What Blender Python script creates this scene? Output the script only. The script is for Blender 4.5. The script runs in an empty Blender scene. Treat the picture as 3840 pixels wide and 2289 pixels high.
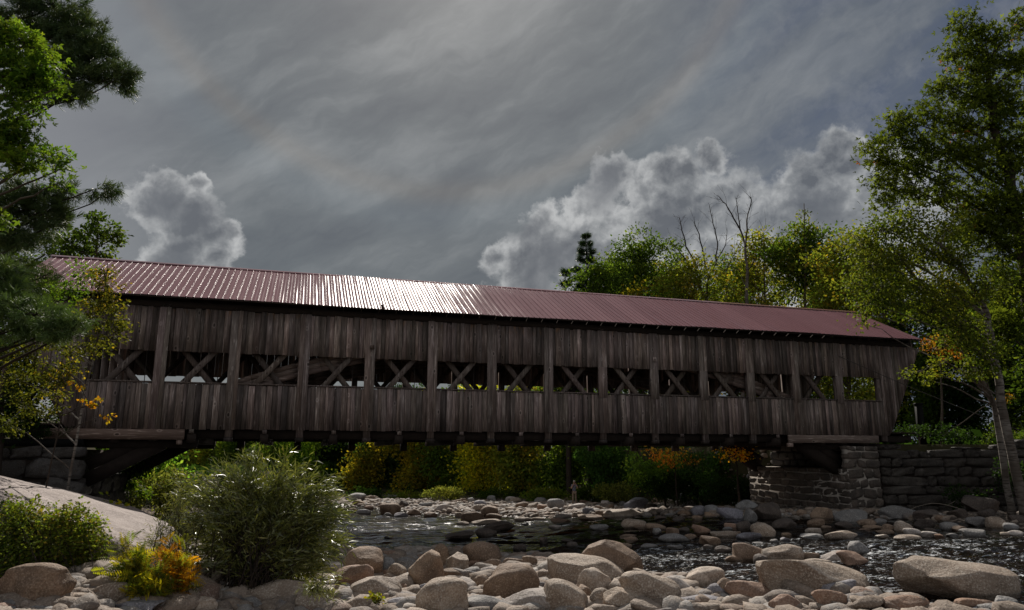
import bpy, math, random
import numpy as np
from mathutils import Vector, Matrix
R = math.radians
rng = np.random.default_rng(7)
random.seed(7)
scene = bpy.context.scene
COL = scene.collection

# ------------------------------------------------------------------ camera
TH, F = 0.2079, 2642.6
SENS_W = 36.0
cam_data = bpy.data.cameras.new('camera_view')
cam_data.sensor_width = SENS_W
cam_data.lens = F / 3840 * SENS_W
cam_data.clip_start = 0.1
cam_data.clip_end = 3000
cam = bpy.data.objects.new('camera_view', cam_data)
cam.location = (0, 0, 0)
cam.rotation_euler = (math.pi / 2 + TH, 0, 0)
COL.objects.link(cam)
scene.camera = cam

# ------------------------------------------------------------------ light
SUN_EL, SUN_AZ = R(43.2), R(-6.5)          # azimuth measured from +Y towards +X
SUN = Vector((math.cos(SUN_EL) * math.sin(SUN_AZ), math.cos(SUN_EL) * math.cos(SUN_AZ), math.sin(SUN_EL)))
sl = bpy.data.lights.new('sun', 'SUN')
sl.energy = 4.8
sl.angle = R(0.6)
sl.color = (1.0, 0.93, 0.84)
so = bpy.data.objects.new('sun', sl)
so.rotation_euler = SUN.to_track_quat('Z', 'Y').to_euler()
so.location = SUN * 60
COL.objects.link(so)
scene.view_settings.view_transform = 'Standard'
scene.view_settings.look = 'None'
scene.view_settings.exposure = 0.0
scene.view_settings.gamma = 1.0
scene.cycles.use_denoising = True
scene.cycles.max_bounces = 6
scene.cycles.transparent_max_bounces = 8
scene.cycles.sample_clamp_indirect = 4.0
scene.cycles.sample_clamp_direct = 6.0
scene.cycles.caustics_reflective = False
scene.cycles.caustics_refractive = False


def ray(x, y):
    u = (x * 1.5422 - 1920) / F
    v = -(y * 1.5422 - 1144.5) / F
    return np.array([u, math.cos(TH) - v * math.sin(TH), math.sin(TH) + v * math.cos(TH)])


def P(x, y, d):
    """point at forward distance d seen at photo position x, y (photo measured 2490 wide)"""
    r = ray(x, y)
    return r * (d / r[1])


WN, WD, WF = -2.35, 0.60, 0.028     # level of the riffle at right, drop to the pool at left, fall beyond the bridge
PX = 1.5422 / F          # metres per photo unit per metre of distance


def sstep(a, b, x):
    q = np.clip((np.asarray(x, float) - a) / (b - a), 0, 1)
    return q * q * (3 - 2 * q)


def wl(x, y):
    """water level: a riffle at the right runs down into the pool at the left and away under the bridge"""
    n = WN - WD * sstep(9.0, -3.0, x)
    f = WN - WD - WF * np.maximum(0, np.asarray(y, float) - 24)
    return n + (f - n) * sstep(24.0, 44.0, y)


def wl_nodes(t, v):
    sp = t.new('ShaderNodeSeparateXYZ')
    t.l.new(v, sp.inputs[0])
    n = t.rng(sp.outputs[0], -3.0, 9.0, WN - WD, WN, True)
    f = t.math('ADD', WN - WD, t.math('MULTIPLY', t.math('MAXIMUM', t.math('SUBTRACT', sp.outputs[1], 24.0), 0.0), -WF))
    k = t.rng(sp.outputs[1], 24.0, 44.0, 0.0, 1.0, True)
    lev = t.math('ADD', n, t.math('MULTIPLY', t.math('SUBTRACT', f, n), k))
    return t.math('SUBTRACT', sp.outputs[2], lev), sp


def meet(x, y, fn):
    """where the sight line through x, y meets the surface fn(X, Y)"""
    for d in np.arange(6.0, 140.0, 0.05):
        p = P(x, y, d)
        if p[2] <= fn(p[0], p[1]):
            break
    return p


# ------------------------------------------------------------------ node helpers
class NT:
    def __init__(self, tree):
        self.t = tree
        self.n = tree.nodes
        self.l = tree.links

    def new(self, typ, **kw):
        nd = self.n.new(typ)
        for k, v in kw.items():
            setattr(nd, k, v)
        return nd

    def put(self, sock, val):
        if hasattr(val, 'is_output') or isinstance(val, bpy.types.NodeSocket):
            self.l.new(val, sock)
        else:
            sock.default_value = val

    def math(self, op, a, b=0.0, c=0.0, clamp=False):
        m = self.new('ShaderNodeMath', operation=op, use_clamp=clamp)
        self.put(m.inputs[0], a)
        self.put(m.inputs[1], b)
        self.put(m.inputs[2], c)
        return m.outputs[0]

    def vmath(self, op, a, b=(0, 0, 0)):
        m = self.new('ShaderNodeVectorMath', operation=op)
        self.put(m.inputs[0], a)
        self.put(m.inputs[1], b)
        return m.outputs['Value'] if op in ('DOT_PRODUCT', 'DISTANCE', 'LENGTH') else m.outputs[0]

    def mix(self, f, a, b, blend='MIX'):
        m = self.new('ShaderNodeMix', data_type='RGBA', blend_type=blend)
        m.clamp_factor = True
        self.put(m.inputs[0], f)
        self.put(m.inputs[6], a if not isinstance(a, tuple) or len(a) == 4 else (*a, 1))
        self.put(m.inputs[7], b if not isinstance(b, tuple) or len(b) == 4 else (*b, 1))
        return m.outputs[2]

    def noise(self, vec=None, scale=5.0, detail=4.0, rough=0.55, dist=0.0, lac=2.0):
        m = self.new('ShaderNodeTexNoise')
        if vec is not None:
            self.l.new(vec, m.inputs['Vector'])
        m.inputs['Scale'].default_value = scale
        m.inputs['Detail'].default_value = detail
        m.inputs['Roughness'].default_value = rough
        m.inputs['Distortion'].default_value = dist
        m.inputs['Lacunarity'].default_value = lac
        return m.outputs['Fac']

    def voro(self, vec=None, scale=5.0, feature='F1', out='Distance', rand=1.0):
        m = self.new('ShaderNodeTexVoronoi', feature=feature)
        if vec is not None:
            self.l.new(vec, m.inputs['Vector'])
        m.inputs['Scale'].default_value = scale
        m.inputs['Randomness'].default_value = rand
        return m.outputs[out]

    def mapv(self, vec, loc=(0, 0, 0), rot=(0, 0, 0), scale=(1, 1, 1)):
        m = self.new('ShaderNodeMapping')
        self.l.new(vec, m.inputs[0])
        m.inputs['Location'].default_value = loc
        m.inputs['Rotation'].default_value = rot
        m.inputs['Scale'].default_value = scale
        return m.outputs[0]

    def ramp(self, fac, stops, interp='LINEAR'):
        m = self.new('ShaderNodeValToRGB')
        m.color_ramp.interpolation = interp
        el = m.color_ramp.elements
        while len(el) > 1:
            el.remove(el[-1])
        el[0].position = stops[0][0]
        c = stops[0][1]
        el[0].color = (c, c, c, 1) if not isinstance(c, tuple) else (*c, 1)
        for p, c in stops[1:]:
            e = el.new(p)
            e.color = (c, c, c, 1) if not isinstance(c, tuple) else (*c, 1)
        self.put(m.inputs[0], fac)
        return m.outputs[0]

    def rng(self, v, a, b, c=0.0, d=1.0, smooth=False):
        m = self.new('ShaderNodeMapRange')
        if smooth:
            m.interpolation_type = 'SMOOTHSTEP'
        self.put(m.inputs[0], v)
        for i, q in enumerate((a, b, c, d)):
            m.inputs[i + 1].default_value = q
        return m.outputs[0]


def new_mat(name):
    m = bpy.data.materials.new(name)
    m.use_nodes = True
    m.node_tree.nodes.clear()
    t = NT(m.node_tree)
    out = t.new('ShaderNodeOutputMaterial')
    return m, t, out


def principled(t, out, base, rough=0.8, spec=0.3, metal=0.0, normal=None):
    b = t.new('ShaderNodeBsdfPrincipled')
    t.put(b.inputs['Base Color'], base if not isinstance(base, tuple) or len(base) == 4 else (*base, 1))
    t.put(b.inputs['Roughness'], rough)
    t.put(b.inputs['Specular IOR Level'], spec)
    b.inputs['Metallic'].default_value = metal
    if normal is not None:
        t.l.new(normal, b.inputs['Normal'])
    if out is not None:
        t.l.new(b.outputs[0], out.inputs[0])
    return b


def bump(t, height, strength=0.5, dist=0.02, normal=None):
    b = t.new('ShaderNodeBump')
    b.inputs['Strength'].default_value = strength
    b.inputs['Distance'].default_value = dist
    t.l.new(height, b.inputs['Height'])
    if normal is not None:
        t.l.new(normal, b.inputs['Normal'])
    return b.outputs[0]


# ------------------------------------------------------------------ sky
world = bpy.data.worlds.new('World')
scene.world = world
world.use_nodes = True
world.node_tree.nodes.clear()
w = NT(world.node_tree)
wout = w.new('ShaderNodeOutputWorld')
bg = w.new('ShaderNodeBackground')
BGS = 0.1
bg.inputs['Strength'].default_value = BGS
w.l.new(bg.outputs[0], wout.inputs[0])
sky = w.new('ShaderNodeTexSky', sky_type='NISHITA')
sky.sun_disc = False
sky.sun_elevation = SUN_EL
sky.sun_rotation = SUN_AZ
sky.air_density = 1.0
sky.dust_density = 1.5
tc = w.new('ShaderNodeTexCoord')
DIR = w.vmath('NORMALIZE', tc.outputs['Generated'])


def udir(x, y):
    r = ray(x, y)
    return tuple(float(q) for q in r / np.linalg.norm(r))


def warp(vec, scale, amt, detail=5):
    m = w.new('ShaderNodeTexNoise')
    w.l.new(vec, m.inputs['Vector'])
    m.inputs['Scale'].default_value = scale
    m.inputs['Detail'].default_value = detail
    m.inputs['Roughness'].default_value = 0.6
    v = w.vmath('SUBTRACT', m.outputs['Color'], (0.5, 0.5, 0.5))
    s = w.new('ShaderNodeVectorMath', operation='SCALE')
    w.l.new(v, s.inputs[0])
    s.inputs['Scale'].default_value = amt
    return w.vmath('ADD', vec, s.outputs[0])


# thin high cloud in slanting streaks
rotd = w.mapv(DIR, rot=(0, R(27), 0))
streak = w.noise(w.mapv(warp(rotd, 2.2, 0.25), scale=(1.1, 1.5, 6.0)), scale=2.2, detail=6, rough=0.55)
fine = w.noise(w.mapv(warp(rotd, 5, 0.10), scale=(3.0, 3.0, 14.0)), scale=3.0, detail=7, rough=0.6)
large = w.noise(DIR, scale=2.6, detail=3, rough=0.5)
ripple = w.noise(warp(DIR, 9, 0.06), scale=26.0, detail=5, rough=0.6)
tone = w.math('ADD', w.math('MULTIPLY', streak, 0.50), w.math('MULTIPLY', fine, 0.16))
tone = w.math('ADD', tone, w.math('MULTIPLY', large, 0.34))
veil = w.ramp(tone, [(0.36, (0.055, 0.065, 0.079)), (0.50, (0.112, 0.126, 0.134)), (0.66, (0.235, 0.248, 0.252))])
# bluer, darker sky to the right, with small ripples of cloud
sx = w.vmath('DOT_PRODUCT', DIR, (1, 0, 0))
blue_mask = w.rng(sx, 0.12, 0.50, 0.0, 1.0, True)
rip = w.rng(ripple, 0.45, 0.75, 0.0, 1.0)
blue = w.mix(rip, (0.060, 0.084, 0.150), (0.21, 0.225, 0.265))
bstreak = w.rng(streak, 0.40, 0.62, 1.0, 0.35)
veil = w.mix(w.math('MULTIPLY', w.math('MULTIPLY', blue_mask, 0.8), bstreak), veil, blue)
# the lighter haze low on the left
left_mask = w.rng(sx, -0.34, -0.56, 0.0, 0.75, True)
veil = w.mix(left_mask, veil, (0.245, 0.250, 0.262))
# sunlight scattered round the sun, and the faint 22 degree ring
cs = w.vmath('DOT_PRODUCT', DIR, tuple(SUN))
ang = w.math('ARCCOSINE', cs)
glow = w.math('POWER', 2.718, w.math('MULTIPLY', ang, -42.0))
glow_c = w.mix(w.math('MULTIPLY', glow, 1.0), (0, 0, 0, 1), (5.5, 5.4, 5.2, 1))
aur = w.math('POWER', 2.718, w.math('MULTIPLY', ang, -4.2))
glow_c = w.mix(1.0, glow_c, w.mix(aur, (0, 0, 0), (0.10, 0.10, 0.10)), 'ADD')
ring = w.math('POWER', 2.718, w.math('MULTIPLY', w.math('POWER', w.math('DIVIDE', w.math('SUBTRACT', ang, R(22.3)), R(0.9)), 2.0), -1.0))
ring_o = w.math('POWER', 2.718, w.math('MULTIPLY', w.math('POWER', w.math('DIVIDE', w.math('SUBTRACT', ang, R(24.2)), R(1.5)), 2.0), -1.0))
ring_c = w.mix(ring, (0, 0, 0), (0.022, 0.011, 0.0))
ring_c = w.mix(1.0, ring_c, w.mix(ring_o, (0, 0, 0), (0.012, 0.017, 0.02)), 'ADD')
veil = w.mix(1.0, veil, ring_c, 'ADD')
veil = w.mix(1.0, veil, glow_c, 'ADD')


# heaped clouds, each a group of round heads with torn edges
def blobs(vec, lst):
    acc = None
    for (x, y, r) in lst:
        dd = w.vmath('DISTANCE', vec, udir(x, y))
        q = w.math('SUBTRACT', 1.0, w.math('DIVIDE', dd, r * PX * 1.542 * 0.62))
        acc = q if acc is None else w.math('SMOOTH_MAX', acc, q, 0.25)
    return acc


wd = warp(warp(DIR, 9, 0.07, 7), 32, 0.030, 7)
CU = [(395, 460, 70), (480, 440, 44), (350, 520, 60), (450, 540, 90), (500, 610, 75), (420, 640, 80), (545, 570, 40),
      (1480, 440, 64), (1420, 500, 60), (1340, 560, 75), (1215, 620, 50), (1290, 650, 100), (1450, 590, 140), (1575, 470, 70), (1640, 430, 64), (1730, 385, 50), (1620, 560, 150), (1740, 560, 170),
      (1950, 440, 80), (2040, 390, 66), (2000, 520, 150), (1880, 600, 180), (1300, 740, 110), (2120, 560, 190), (1480, 700, 180), (1180, 710, 40)]
cf = blobs(wd, CU)
cn = w.noise(warp(DIR, 14, 0.05, 7), scale=15.0, detail=9, rough=0.62)
cfn = w.math('ADD', w.math('MULTIPLY', cf, 1.4), w.math('MULTIPLY', w.math('SUBTRACT', cn, 0.5), 2.4))
cmask = w.rng(cfn, -0.06, 0.46, 0.0, 1.0, True)
# relief: how thick the cloud is toward the sun, from the same field sampled a little sunward
DS = w.vmath('ADD', DIR, tuple(0.022 * (SUN[k] - udir(1500, 500)[k]) for k in range(3)))
rl_a = w.noise(warp(DIR, 10, 0.05, 6), scale=9.0, detail=7, rough=0.52)
rl_b = w.noise(warp(DS, 10, 0.05, 6), scale=9.0, detail=7, rough=0.52)
relief = w.math('SUBTRACT', rl_a, rl_b)
soft = w.noise(warp(DIR, 6, 0.10, 5), scale=6.5, detail=5, rough=0.55)
DK = [(1470, 450, 60), (1340, 640, 85), (1290, 570, 44), (375, 495, 60), (475, 530, 48), (420, 640, 50), (1440, 650, 50), (1310, 690, 80), (1640, 560, 50), (1990, 520, 60)]
dk = w.rng(blobs(wd, DK), -0.5, 0.8, 0.0, 1.0, True)
body = w.math('ADD', w.math('MULTIPLY', soft, 0.75), w.math('MULTIPLY', relief, 2.0))
body = w.math('ADD', body, w.rng(cfn, 0.15, 1.0, 0.26, 0.03))
ccol = w.ramp(body, [(0.26, (0.105, 0.112, 0.122)), (0.44, (0.235, 0.243, 0.248)), (0.66, (0.50, 0.505, 0.50))])
ccol = w.mix(w.math('MULTIPLY', dk, 0.80), ccol, w.mix(soft, (0.06, 0.066, 0.078), (0.16, 0.168, 0.18)))
cloudy = w.mix(w.math('MULTIPLY', cmask, 0.92), veil, ccol)
# unseen sky behind the camera: cloud made brighter to fill the wall and rocks
back = w.rng(w.vmath('DOT_PRODUCT', DIR, (0, 1, 0)), 0.1, -0.5, 0.0, 1.0, True)
cloudy = w.mix(back, cloudy, w.mix(large, (0.32, 0.33, 0.345), (0.42, 0.42, 0.43)))
scaled = w.new('ShaderNodeVectorMath', operation='SCALE')
w.l.new(cloudy, scaled.inputs[0])
scaled.inputs['Scale'].default_value = 1.0 / BGS
final = w.mix(0.95, sky.outputs[0], scaled.outputs[0])
w.l.new(final, bg.inputs[0])


# ------------------------------------------------------------------ object helpers
def tag(o, label=None, cat=None, group=None, kind=None):
    if label:
        o['label'] = label
    if cat:
        o['category'] = cat
    if group:
        o['group'] = group
    if kind:
        o['kind'] = kind
    return o


def empty(name, loc=(0, 0, 0), rz=0.0):
    o = bpy.data.objects.new(name, None)
    o.empty_display_size = 0.3
    o.location = loc
    o.rotation_euler = (0, 0, rz)
    COL.objects.link(o)
    return o


def mesh_obj(name, V, faces_flat, counts, mats, parent=None, loc=None, smooth=False, col=None, midx=None):
    V = np.asarray(V, dtype=np.float32)
    me = bpy.data.meshes.new(name)
    me.vertices.add(len(V))
    me.vertices.foreach_set('co', V.ravel())
    ff = np.asarray(faces_flat, dtype=np.int32).ravel()
    cn_ = np.asarray(counts, dtype=np.int32)
    me.loops.add(len(ff))
    me.loops.foreach_set('vertex_index', ff)
    me.polygons.add(len(cn_))
    st = np.concatenate([[0], np.cumsum(cn_)[:-1]]).astype(np.int32)
    me.polygons.foreach_set('loop_start', st)
    me.polygons.foreach_set('loop_total', cn_)
    if smooth:
        me.polygons.foreach_set('use_smooth', np.ones(len(cn_), dtype=bool))
    for m in (mats if isinstance(mats, (list, tuple)) else [mats]):
        me.materials.append(m)
    if midx is not None:
        me.polygons.foreach_set('material_index', np.asarray(midx, dtype=np.int32))
    if col is not None:
        ca = me.color_attributes.new('tint', 'FLOAT_COLOR', 'POINT')
        c4 = np.ones((len(V), 4), dtype=np.float32)
        c4[:, :3] = col
        ca.data.foreach_set('color', c4.ravel())
    me.update(calc_edges=True)
    me.validate()
    o = bpy.data.objects.new(name, me)
    COL.objects.link(o)
    if parent is not None:
        o.parent = parent
    if loc is not None:
        o.location = loc
    return o


class MB:
    """collects simple solids into one mesh"""
    def __init__(self):
        self.v, self.f, self.c, self.col, self.n = [], [], [], [], 0
        self.m = []

    def add(self, V, F, tint=(1, 1, 1), mi=0):
        V = np.asarray(V, float)
        for f in F:
            self.f.extend([i + self.n for i in f])
            self.c.append(len(f))
            self.m.append(mi)
        self.v.append(V)
        self.col.append(np.tile(np.asarray(tint, float), (len(V), 1)))
        self.n += len(V)

    def box(self, x0, x1, y0, y1, z0, z1, tint=(1, 1, 1), mi=0):
        V = [(x, y, z) for x in (x0, x1) for y in (y0, y1) for z in (z0, z1)]
        F = [(0, 1, 3, 2), (4, 6, 7, 5), (0, 4, 5, 1), (2, 3, 7, 6), (0, 2, 6, 4), (1, 5, 7, 3)]
        self.add(V, F, tint, mi)

    def hexa(self, V, tint=(1, 1, 1), mi=0):
        F = [(0, 1, 3, 2), (4, 6, 7, 5), (0, 4, 5, 1), (2, 3, 7, 6), (0, 2, 6, 4), (1, 5, 7, 3)]
        self.add(V, F, tint, mi)

    def bar(self, a, b, wd_, th, up=(0, 1, 0), tint=(1, 1, 1), mi=0):
        a, b = Vector(a), Vector(b)
        d = (b - a).normalized()
        n = Vector(up)
        n = (n - d * n.dot(d)).normalized()
        s = d.cross(n)
        V = []
        for p in (a, b):
            for i in (-1, 1):
                for j in (-1, 1):
                    V.append(tuple(p + s * (wd_ / 2 * i) + n * (th / 2 * j)))
        self.hexa(V, tint, mi)

    def tube(self, pts, rads, sides=6, tint=(1, 1, 1), mi=0, cap=False):
        V, F = tube_vf(pts, rads, sides)
        if cap:
            F = list(F) + [tuple(range(sides))[::-1], tuple(range(len(V) - sides, len(V)))]
        self.add(V, F, tint, mi)

    def build(self, name, mats, parent=None, smooth=False, tint=False, loc=None):
        return mesh_obj(name, np.concatenate(self.v), self.f, self.c, mats, parent, loc, smooth,
                        np.concatenate(self.col) if tint else None, self.m)


def tube_vf(pts, rads, sides):
    pts = np.asarray(pts, float)
    n = len(pts)
    tg = np.gradient(pts, axis=0) if n > 2 else np.repeat((pts[-1] - pts[0])[None], n, 0)
    tg /= np.maximum(np.linalg.norm(tg, axis=1, keepdims=True), 1e-9)
    up = np.array([0.13, 0.21, 1.0]) if abs(tg[0][2]) < 0.8 else np.array([1.0, 0.2, 0.1])
    V = []
    for i in range(n):
        s = np.cross(tg[i], up)
        s /= np.linalg.norm(s) + 1e-9
        q = np.cross(s, tg[i])
        for k in range(sides):
            an = 2 * math.pi * k / sides
            V.append(pts[i] + (s * math.cos(an) + q * math.sin(an)) * rads[i])
    F = []
    for i in range(n - 1):
        for k in range(sides):
            k2 = (k + 1) % sides
            F.append((i * sides + k, i * sides + k2, (i + 1) * sides + k2, (i + 1) * sides + k))
    return np.array(V), F


# ------------------------------------------------------------------ materials
def m_wood(name, base=(0.335, 0.268, 0.245), dark=(0.125, 0.093, 0.082), light=(0.58, 0.50, 0.47), axis='Z', tinted=True, stain=True):
    m, t, out = new_mat(name)
    tc_ = t.new('ShaderNodeTexCoord')
    v = tc_.outputs['Object']
    sc = {'Z': (1, 1, 0.06), 'X': (0.06, 1, 1), 'Y': (1, 0.06, 1)}[axis]
    g1 = t.noise(t.mapv(v, scale=sc), scale=28, detail=5, rough=0.65, dist=0.4)
    g2 = t.noise(t.mapv(v, loc=(3, 1, 2), scale=sc), scale=7, detail=3, rough=0.5)
    c = t.mix(t.rng(g1, 0.36, 0.66), dark, base)
    c = t.mix(t.rng(g1, 0.56, 0.76), c, light)
    c = t.mix(t.rng(g2, 0.45, 0.66, 0.0, 0.7), c, t.mix(0.6, c, dark))
    # knots
    kn = t.voro(t.mapv(v, scale=(1, 1, 0.55) if axis == 'Z' else (0.55, 1, 1)), scale=3.1)
    km = t.rng(kn, 0.075, 0.115, 1.0, 0.0)
    c = t.mix(t.math('MULTIPLY', km, 0.8), c, (0.03, 0.022, 0.018))
    kr = t.math('MULTIPLY', t.rng(kn, 0.10, 0.14, 0.0, 1.0), t.rng(kn, 0.14, 0.20, 1.0, 0.0))
    c = t.mix(t.math('MULTIPLY', kr, 0.35), c, light)
    if stain:
        # old water stains running down from the top and up from the foot, and a few tan unweathered patches
        sp = t.new('ShaderNodeSeparateXYZ')
        t.l.new(v, sp.inputs[0])
        sn = t.noise(t.mapv(v, scale=(1.0, 1, 0.10)), scale=3.2, detail=5, rough=0.6)
        sm = t.rng(sn, 0.46, 0.60, 0.0, 1.0)
        c = t.mix(t.math('MULTIPLY', sm, 0.62), c, (0.034, 0.028, 0.024))
        tn = t.noise(t.mapv(v, loc=(9, 0, 4), scale=(1.6, 1, 0.5)), scale=6, detail=3)
        top = t.rng(sp.outputs[2], 4.45, 4.86, 0.0, 1.0)
        tm = t.math('MULTIPLY', t.rng(tn, 0.55, 0.68), top)
        c = t.mix(t.math('MULTIPLY', tm, 0.6), c, (0.30, 0.17, 0.09))
    if tinted:
        at = t.new('ShaderNodeAttribute', attribute_name='tint')
        c = t.mix(1.0, c, at.outputs['Color'], 'MULTIPLY')
    principled(t, out, c, rough=0.78, spec=0.25, normal=bump(t, g1, 0.6, 0.01))
    return m


M_WOOD = m_wood('weathered_siding')
M_POST = m_wood('weathered_post', base=(0.285, 0.232, 0.212), stain=False)
M_BEAM = m_wood('weathered_beam', base=(0.17, 0.135, 0.115), axis='X', stain=False)
M_BRACE = m_wood('brace_timber', base=(0.24, 0.195, 0.17), axis='Z', stain=False)
M_ARCH = m_wood('arch_timber', base=(0.20, 0.15, 0.12), axis='X', stain=False)


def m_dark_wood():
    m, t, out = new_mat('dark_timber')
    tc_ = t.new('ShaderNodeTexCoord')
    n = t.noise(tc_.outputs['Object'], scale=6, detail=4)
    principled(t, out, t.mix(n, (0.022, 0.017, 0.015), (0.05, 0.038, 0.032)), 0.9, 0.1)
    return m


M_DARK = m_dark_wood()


def m_roof():
    m, t, out = new_mat('painted_metal_roof')
    tc_ = t.new('ShaderNodeTexCoord')
    v = tc_.outputs['Object']
    n = t.noise(t.mapv(v, scale=(2.0, 0.35, 0.35)), scale=2.2, detail=5, rough=0.6)
    n2 = t.noise(v, scale=30, detail=3)
    sp = t.new('ShaderNodeSeparateXYZ')
    t.l.new(v, sp.inputs[0])
    pn = t.new('ShaderNodeTexWhiteNoise', noise_dimensions='1D')
    t.l.new(t.math('FLOOR', t.math('DIVIDE', sp.outputs[0], 0.92)), pn.inputs['W'])
    c = t.mix(t.math('ADD', t.math('MULTIPLY', n, 0.6), t.math('MULTIPLY', pn.outputs['Value'], 0.4)), (0.19, 0.084, 0.09), (0.31, 0.16, 0.168))
    c = t.mix(t.rng(n2, 0.62, 0.72, 0.0, 0.25), c, (0.07, 0.05, 0.045))
    rr = t.rng(n, 0.3, 0.7, 0.055, 0.095)
    h = t.noise(t.mapv(v, scale=(1.0, 0.5, 0.5)), scale=1.6, detail=2)
    b = principled(t, out, c, rr, 0.22, normal=bump(t, h, 0.12, 0.05))
    b.inputs['Coat Weight'].default_value = 0.0
    b.inputs['Coat Roughness'].default_value = 0.06
    return m


M_ROOF = m_roof()


def m_rock(name, cols, fine=(0.5, 1.0), scale=1.0, obj_random=True, tinted=False, lichen=0.0, wet=False):
    m, t, out = new_mat(name)
    tc_ = t.new('ShaderNodeTexCoord')
    geo = t.new('ShaderNodeNewGeometry')
    v = geo.outputs['Position']
    if obj_random:
        oi = t.new('ShaderNodeObjectInfo')
        cb = t.new('ShaderNodeCombineXYZ')
        t.l.new(t.math('MULTIPLY', oi.outputs['Random'], 37.0), cb.inputs[0])
        v = t.vmath('ADD', v, cb.outputs[0])
        base = t.mix(oi.outputs['Random'], cols[0], cols[1])
        base = t.mix(1.0, base, t.ramp(t.math('FRACT', t.math('MULTIPLY', oi.outputs['Random'], 7.31)), [(0.0, (0.66, 0.64, 0.62)), (0.35, (0.9, 0.86, 0.82)), (0.65, (1.02, 1.0, 0.98)), (1.0, (1.12, 1.13, 1.16))]), 'MULTIPLY')
    elif tinted:
        at = t.new('ShaderNodeAttribute', attribute_name='tint')
        base = t.mix(1.0, cols[0], at.outputs['Color'], 'MULTIPLY')
    else:
        base = t.mix(t.noise(v, scale=0.7, detail=2), cols[0], cols[1])
    n1 = t.noise(v, scale=2.6 * scale, detail=6, rough=0.6)
    n2 = t.noise(v, scale=34 * scale, detail=4, rough=0.65)
    c = t.mix(t.rng(n1, 0.42, 0.60, 0.0, 0.85), base, cols[2])
    c = t.mix(t.rng(n2, 0.52, 0.64, 0.0, 0.65), c, cols[3])
    c = t.mix(t.rng(n2, 0.47, 0.36, 0.0, 0.5), c, cols[4])
    if lichen > 0:
        l = t.noise(v, scale=9, detail=6, rough=0.7)
        c = t.mix(t.rng(l, 0.62, 0.70, 0.0, lichen), c, (0.33, 0.34, 0.31))
    cr = t.noise(v, scale=5.0 * scale, detail=7, rough=0.65, dist=0.3)
    wn_ = t.new('ShaderNodeTexNoise')
    t.l.new(v, wn_.inputs['Vector'])
    crk = t.voro(t.vmath('ADD', v, t.vmath('MULTIPLY', wn_.outputs['Color'], (.4, .4, .4))), scale=1.7 * scale, feature='DISTANCE_TO_EDGE')
    crm = t.math('MULTIPLY', t.rng(crk, 0.0, 0.018, 1.0, 0.0), t.rng(n1, 0.56, 0.64))
    c = t.mix(t.math('MULTIPLY', crm, 0.30), c, cols[4])
    st2 = t.noise(t.mapv(v, scale=(1, 1, 0.5)), scale=1.1 * scale, detail=5, rough=0.7, dist=0.5)
    c = t.mix(t.rng(st2, 0.54, 0.64, 0.0, 0.55), c, cols[2])
    c = t.mix(t.rng(st2, 0.42, 0.34, 0.0, 0.45), c, cols[3])
    h = t.math('ADD', t.math('MULTIPLY', cr, 1.5), t.math('MULTIPLY', n2, 0.42))
    h = t.math('SUBTRACT', h, t.math('MULTIPLY', crm, 0.25))
    rough = 0.72
    if wet:
        # a damp band just above the water line, its edge broken by noise
        hh, _ = wl_nodes(t, geo.outputs['Position'])
        hh = t.math('ADD', hh, t.math('MULTIPLY', t.math('SUBTRACT', n1, 0.5), 0.12))
        wm = t.rng(hh, 0.06, 0.10, 1.0, 0.0)
        c = t.mix(t.math('MULTIPLY', wm, 0.55), c, (0.03, 0.024, 0.018))
        rough = t.math('SUBTRACT', 0.72, t.math('MULTIPLY', wm, 0.45))
    principled(t, out, c, rough, 0.35, normal=bump(t, h, 0.9, 0.045))
    return m


ROCKS = {
    't': m_rock('tan_granite', [(0.45, 0.36, 0.28), (0.37, 0.31, 0.255), (0.22, 0.165, 0.122), (0.64, 0.57, 0.49), (0.15, 0.105, 0.08)], wet=True),
    'b': m_rock('brown_granite', [(0.31, 0.215, 0.145), (0.255, 0.175, 0.125), (0.15, 0.10, 0.068), (0.43, 0.33, 0.24), (0.085, 0.06, 0.043)], wet=True),
    'g': m_rock('grey_granite', [(0.30, 0.29, 0.28), (0.24, 0.235, 0.23), (0.165, 0.155, 0.15), (0.42, 0.40, 0.38), (0.09, 0.09, 0.09)], wet=True),
    'w': m_rock('pale_granite', [(0.47, 0.42, 0.38), (0.42, 0.375, 0.34), (0.31, 0.265, 0.235), (0.60, 0.56, 0.53), (0.19, 0.165, 0.145)], wet=True),
    'p': m_rock('slate_grey_stone', [(0.215, 0.20, 0.225), (0.19, 0.185, 0.205), (0.29, 0.28, 0.30), (0.40, 0.39, 0.42), (0.06, 0.06, 0.07)], wet=True),
    'o': m_rock('rusty_granite', [(0.33, 0.20, 0.13), (0.30, 0.19, 0.135), (0.22, 0.14, 0.10), (0.42, 0.32, 0.25), (0.12, 0.075, 0.055)], wet=True),
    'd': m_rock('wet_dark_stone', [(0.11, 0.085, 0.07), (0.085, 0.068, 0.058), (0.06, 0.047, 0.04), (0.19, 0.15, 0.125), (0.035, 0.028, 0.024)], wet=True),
}
M_STONES = m_rock('river_stone_mix', [(1, 1, 1), (1, 1, 1), (0.19, 0.145, 0.11), (0.42, 0.36, 0.30), (0.12, 0.09, 0.075)], obj_random=False, tinted=True, wet=True)
M_SLAB = m_rock('bedrock_granite', [(0.33, 0.27, 0.245), (0.26, 0.21, 0.19), (0.20, 0.155, 0.135), (0.42, 0.36, 0.33), (0.13, 0.10, 0.085)], obj_random=False, scale=0.8)
M_MASON = m_rock('masonry_stone', [(1, 1, 1), (1, 1, 1), (0.055, 0.045, 0.038), (0.13, 0.115, 0.10), (0.025, 0.022, 0.02)], obj_random=False, tinted=True, lichen=0.22)


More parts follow.
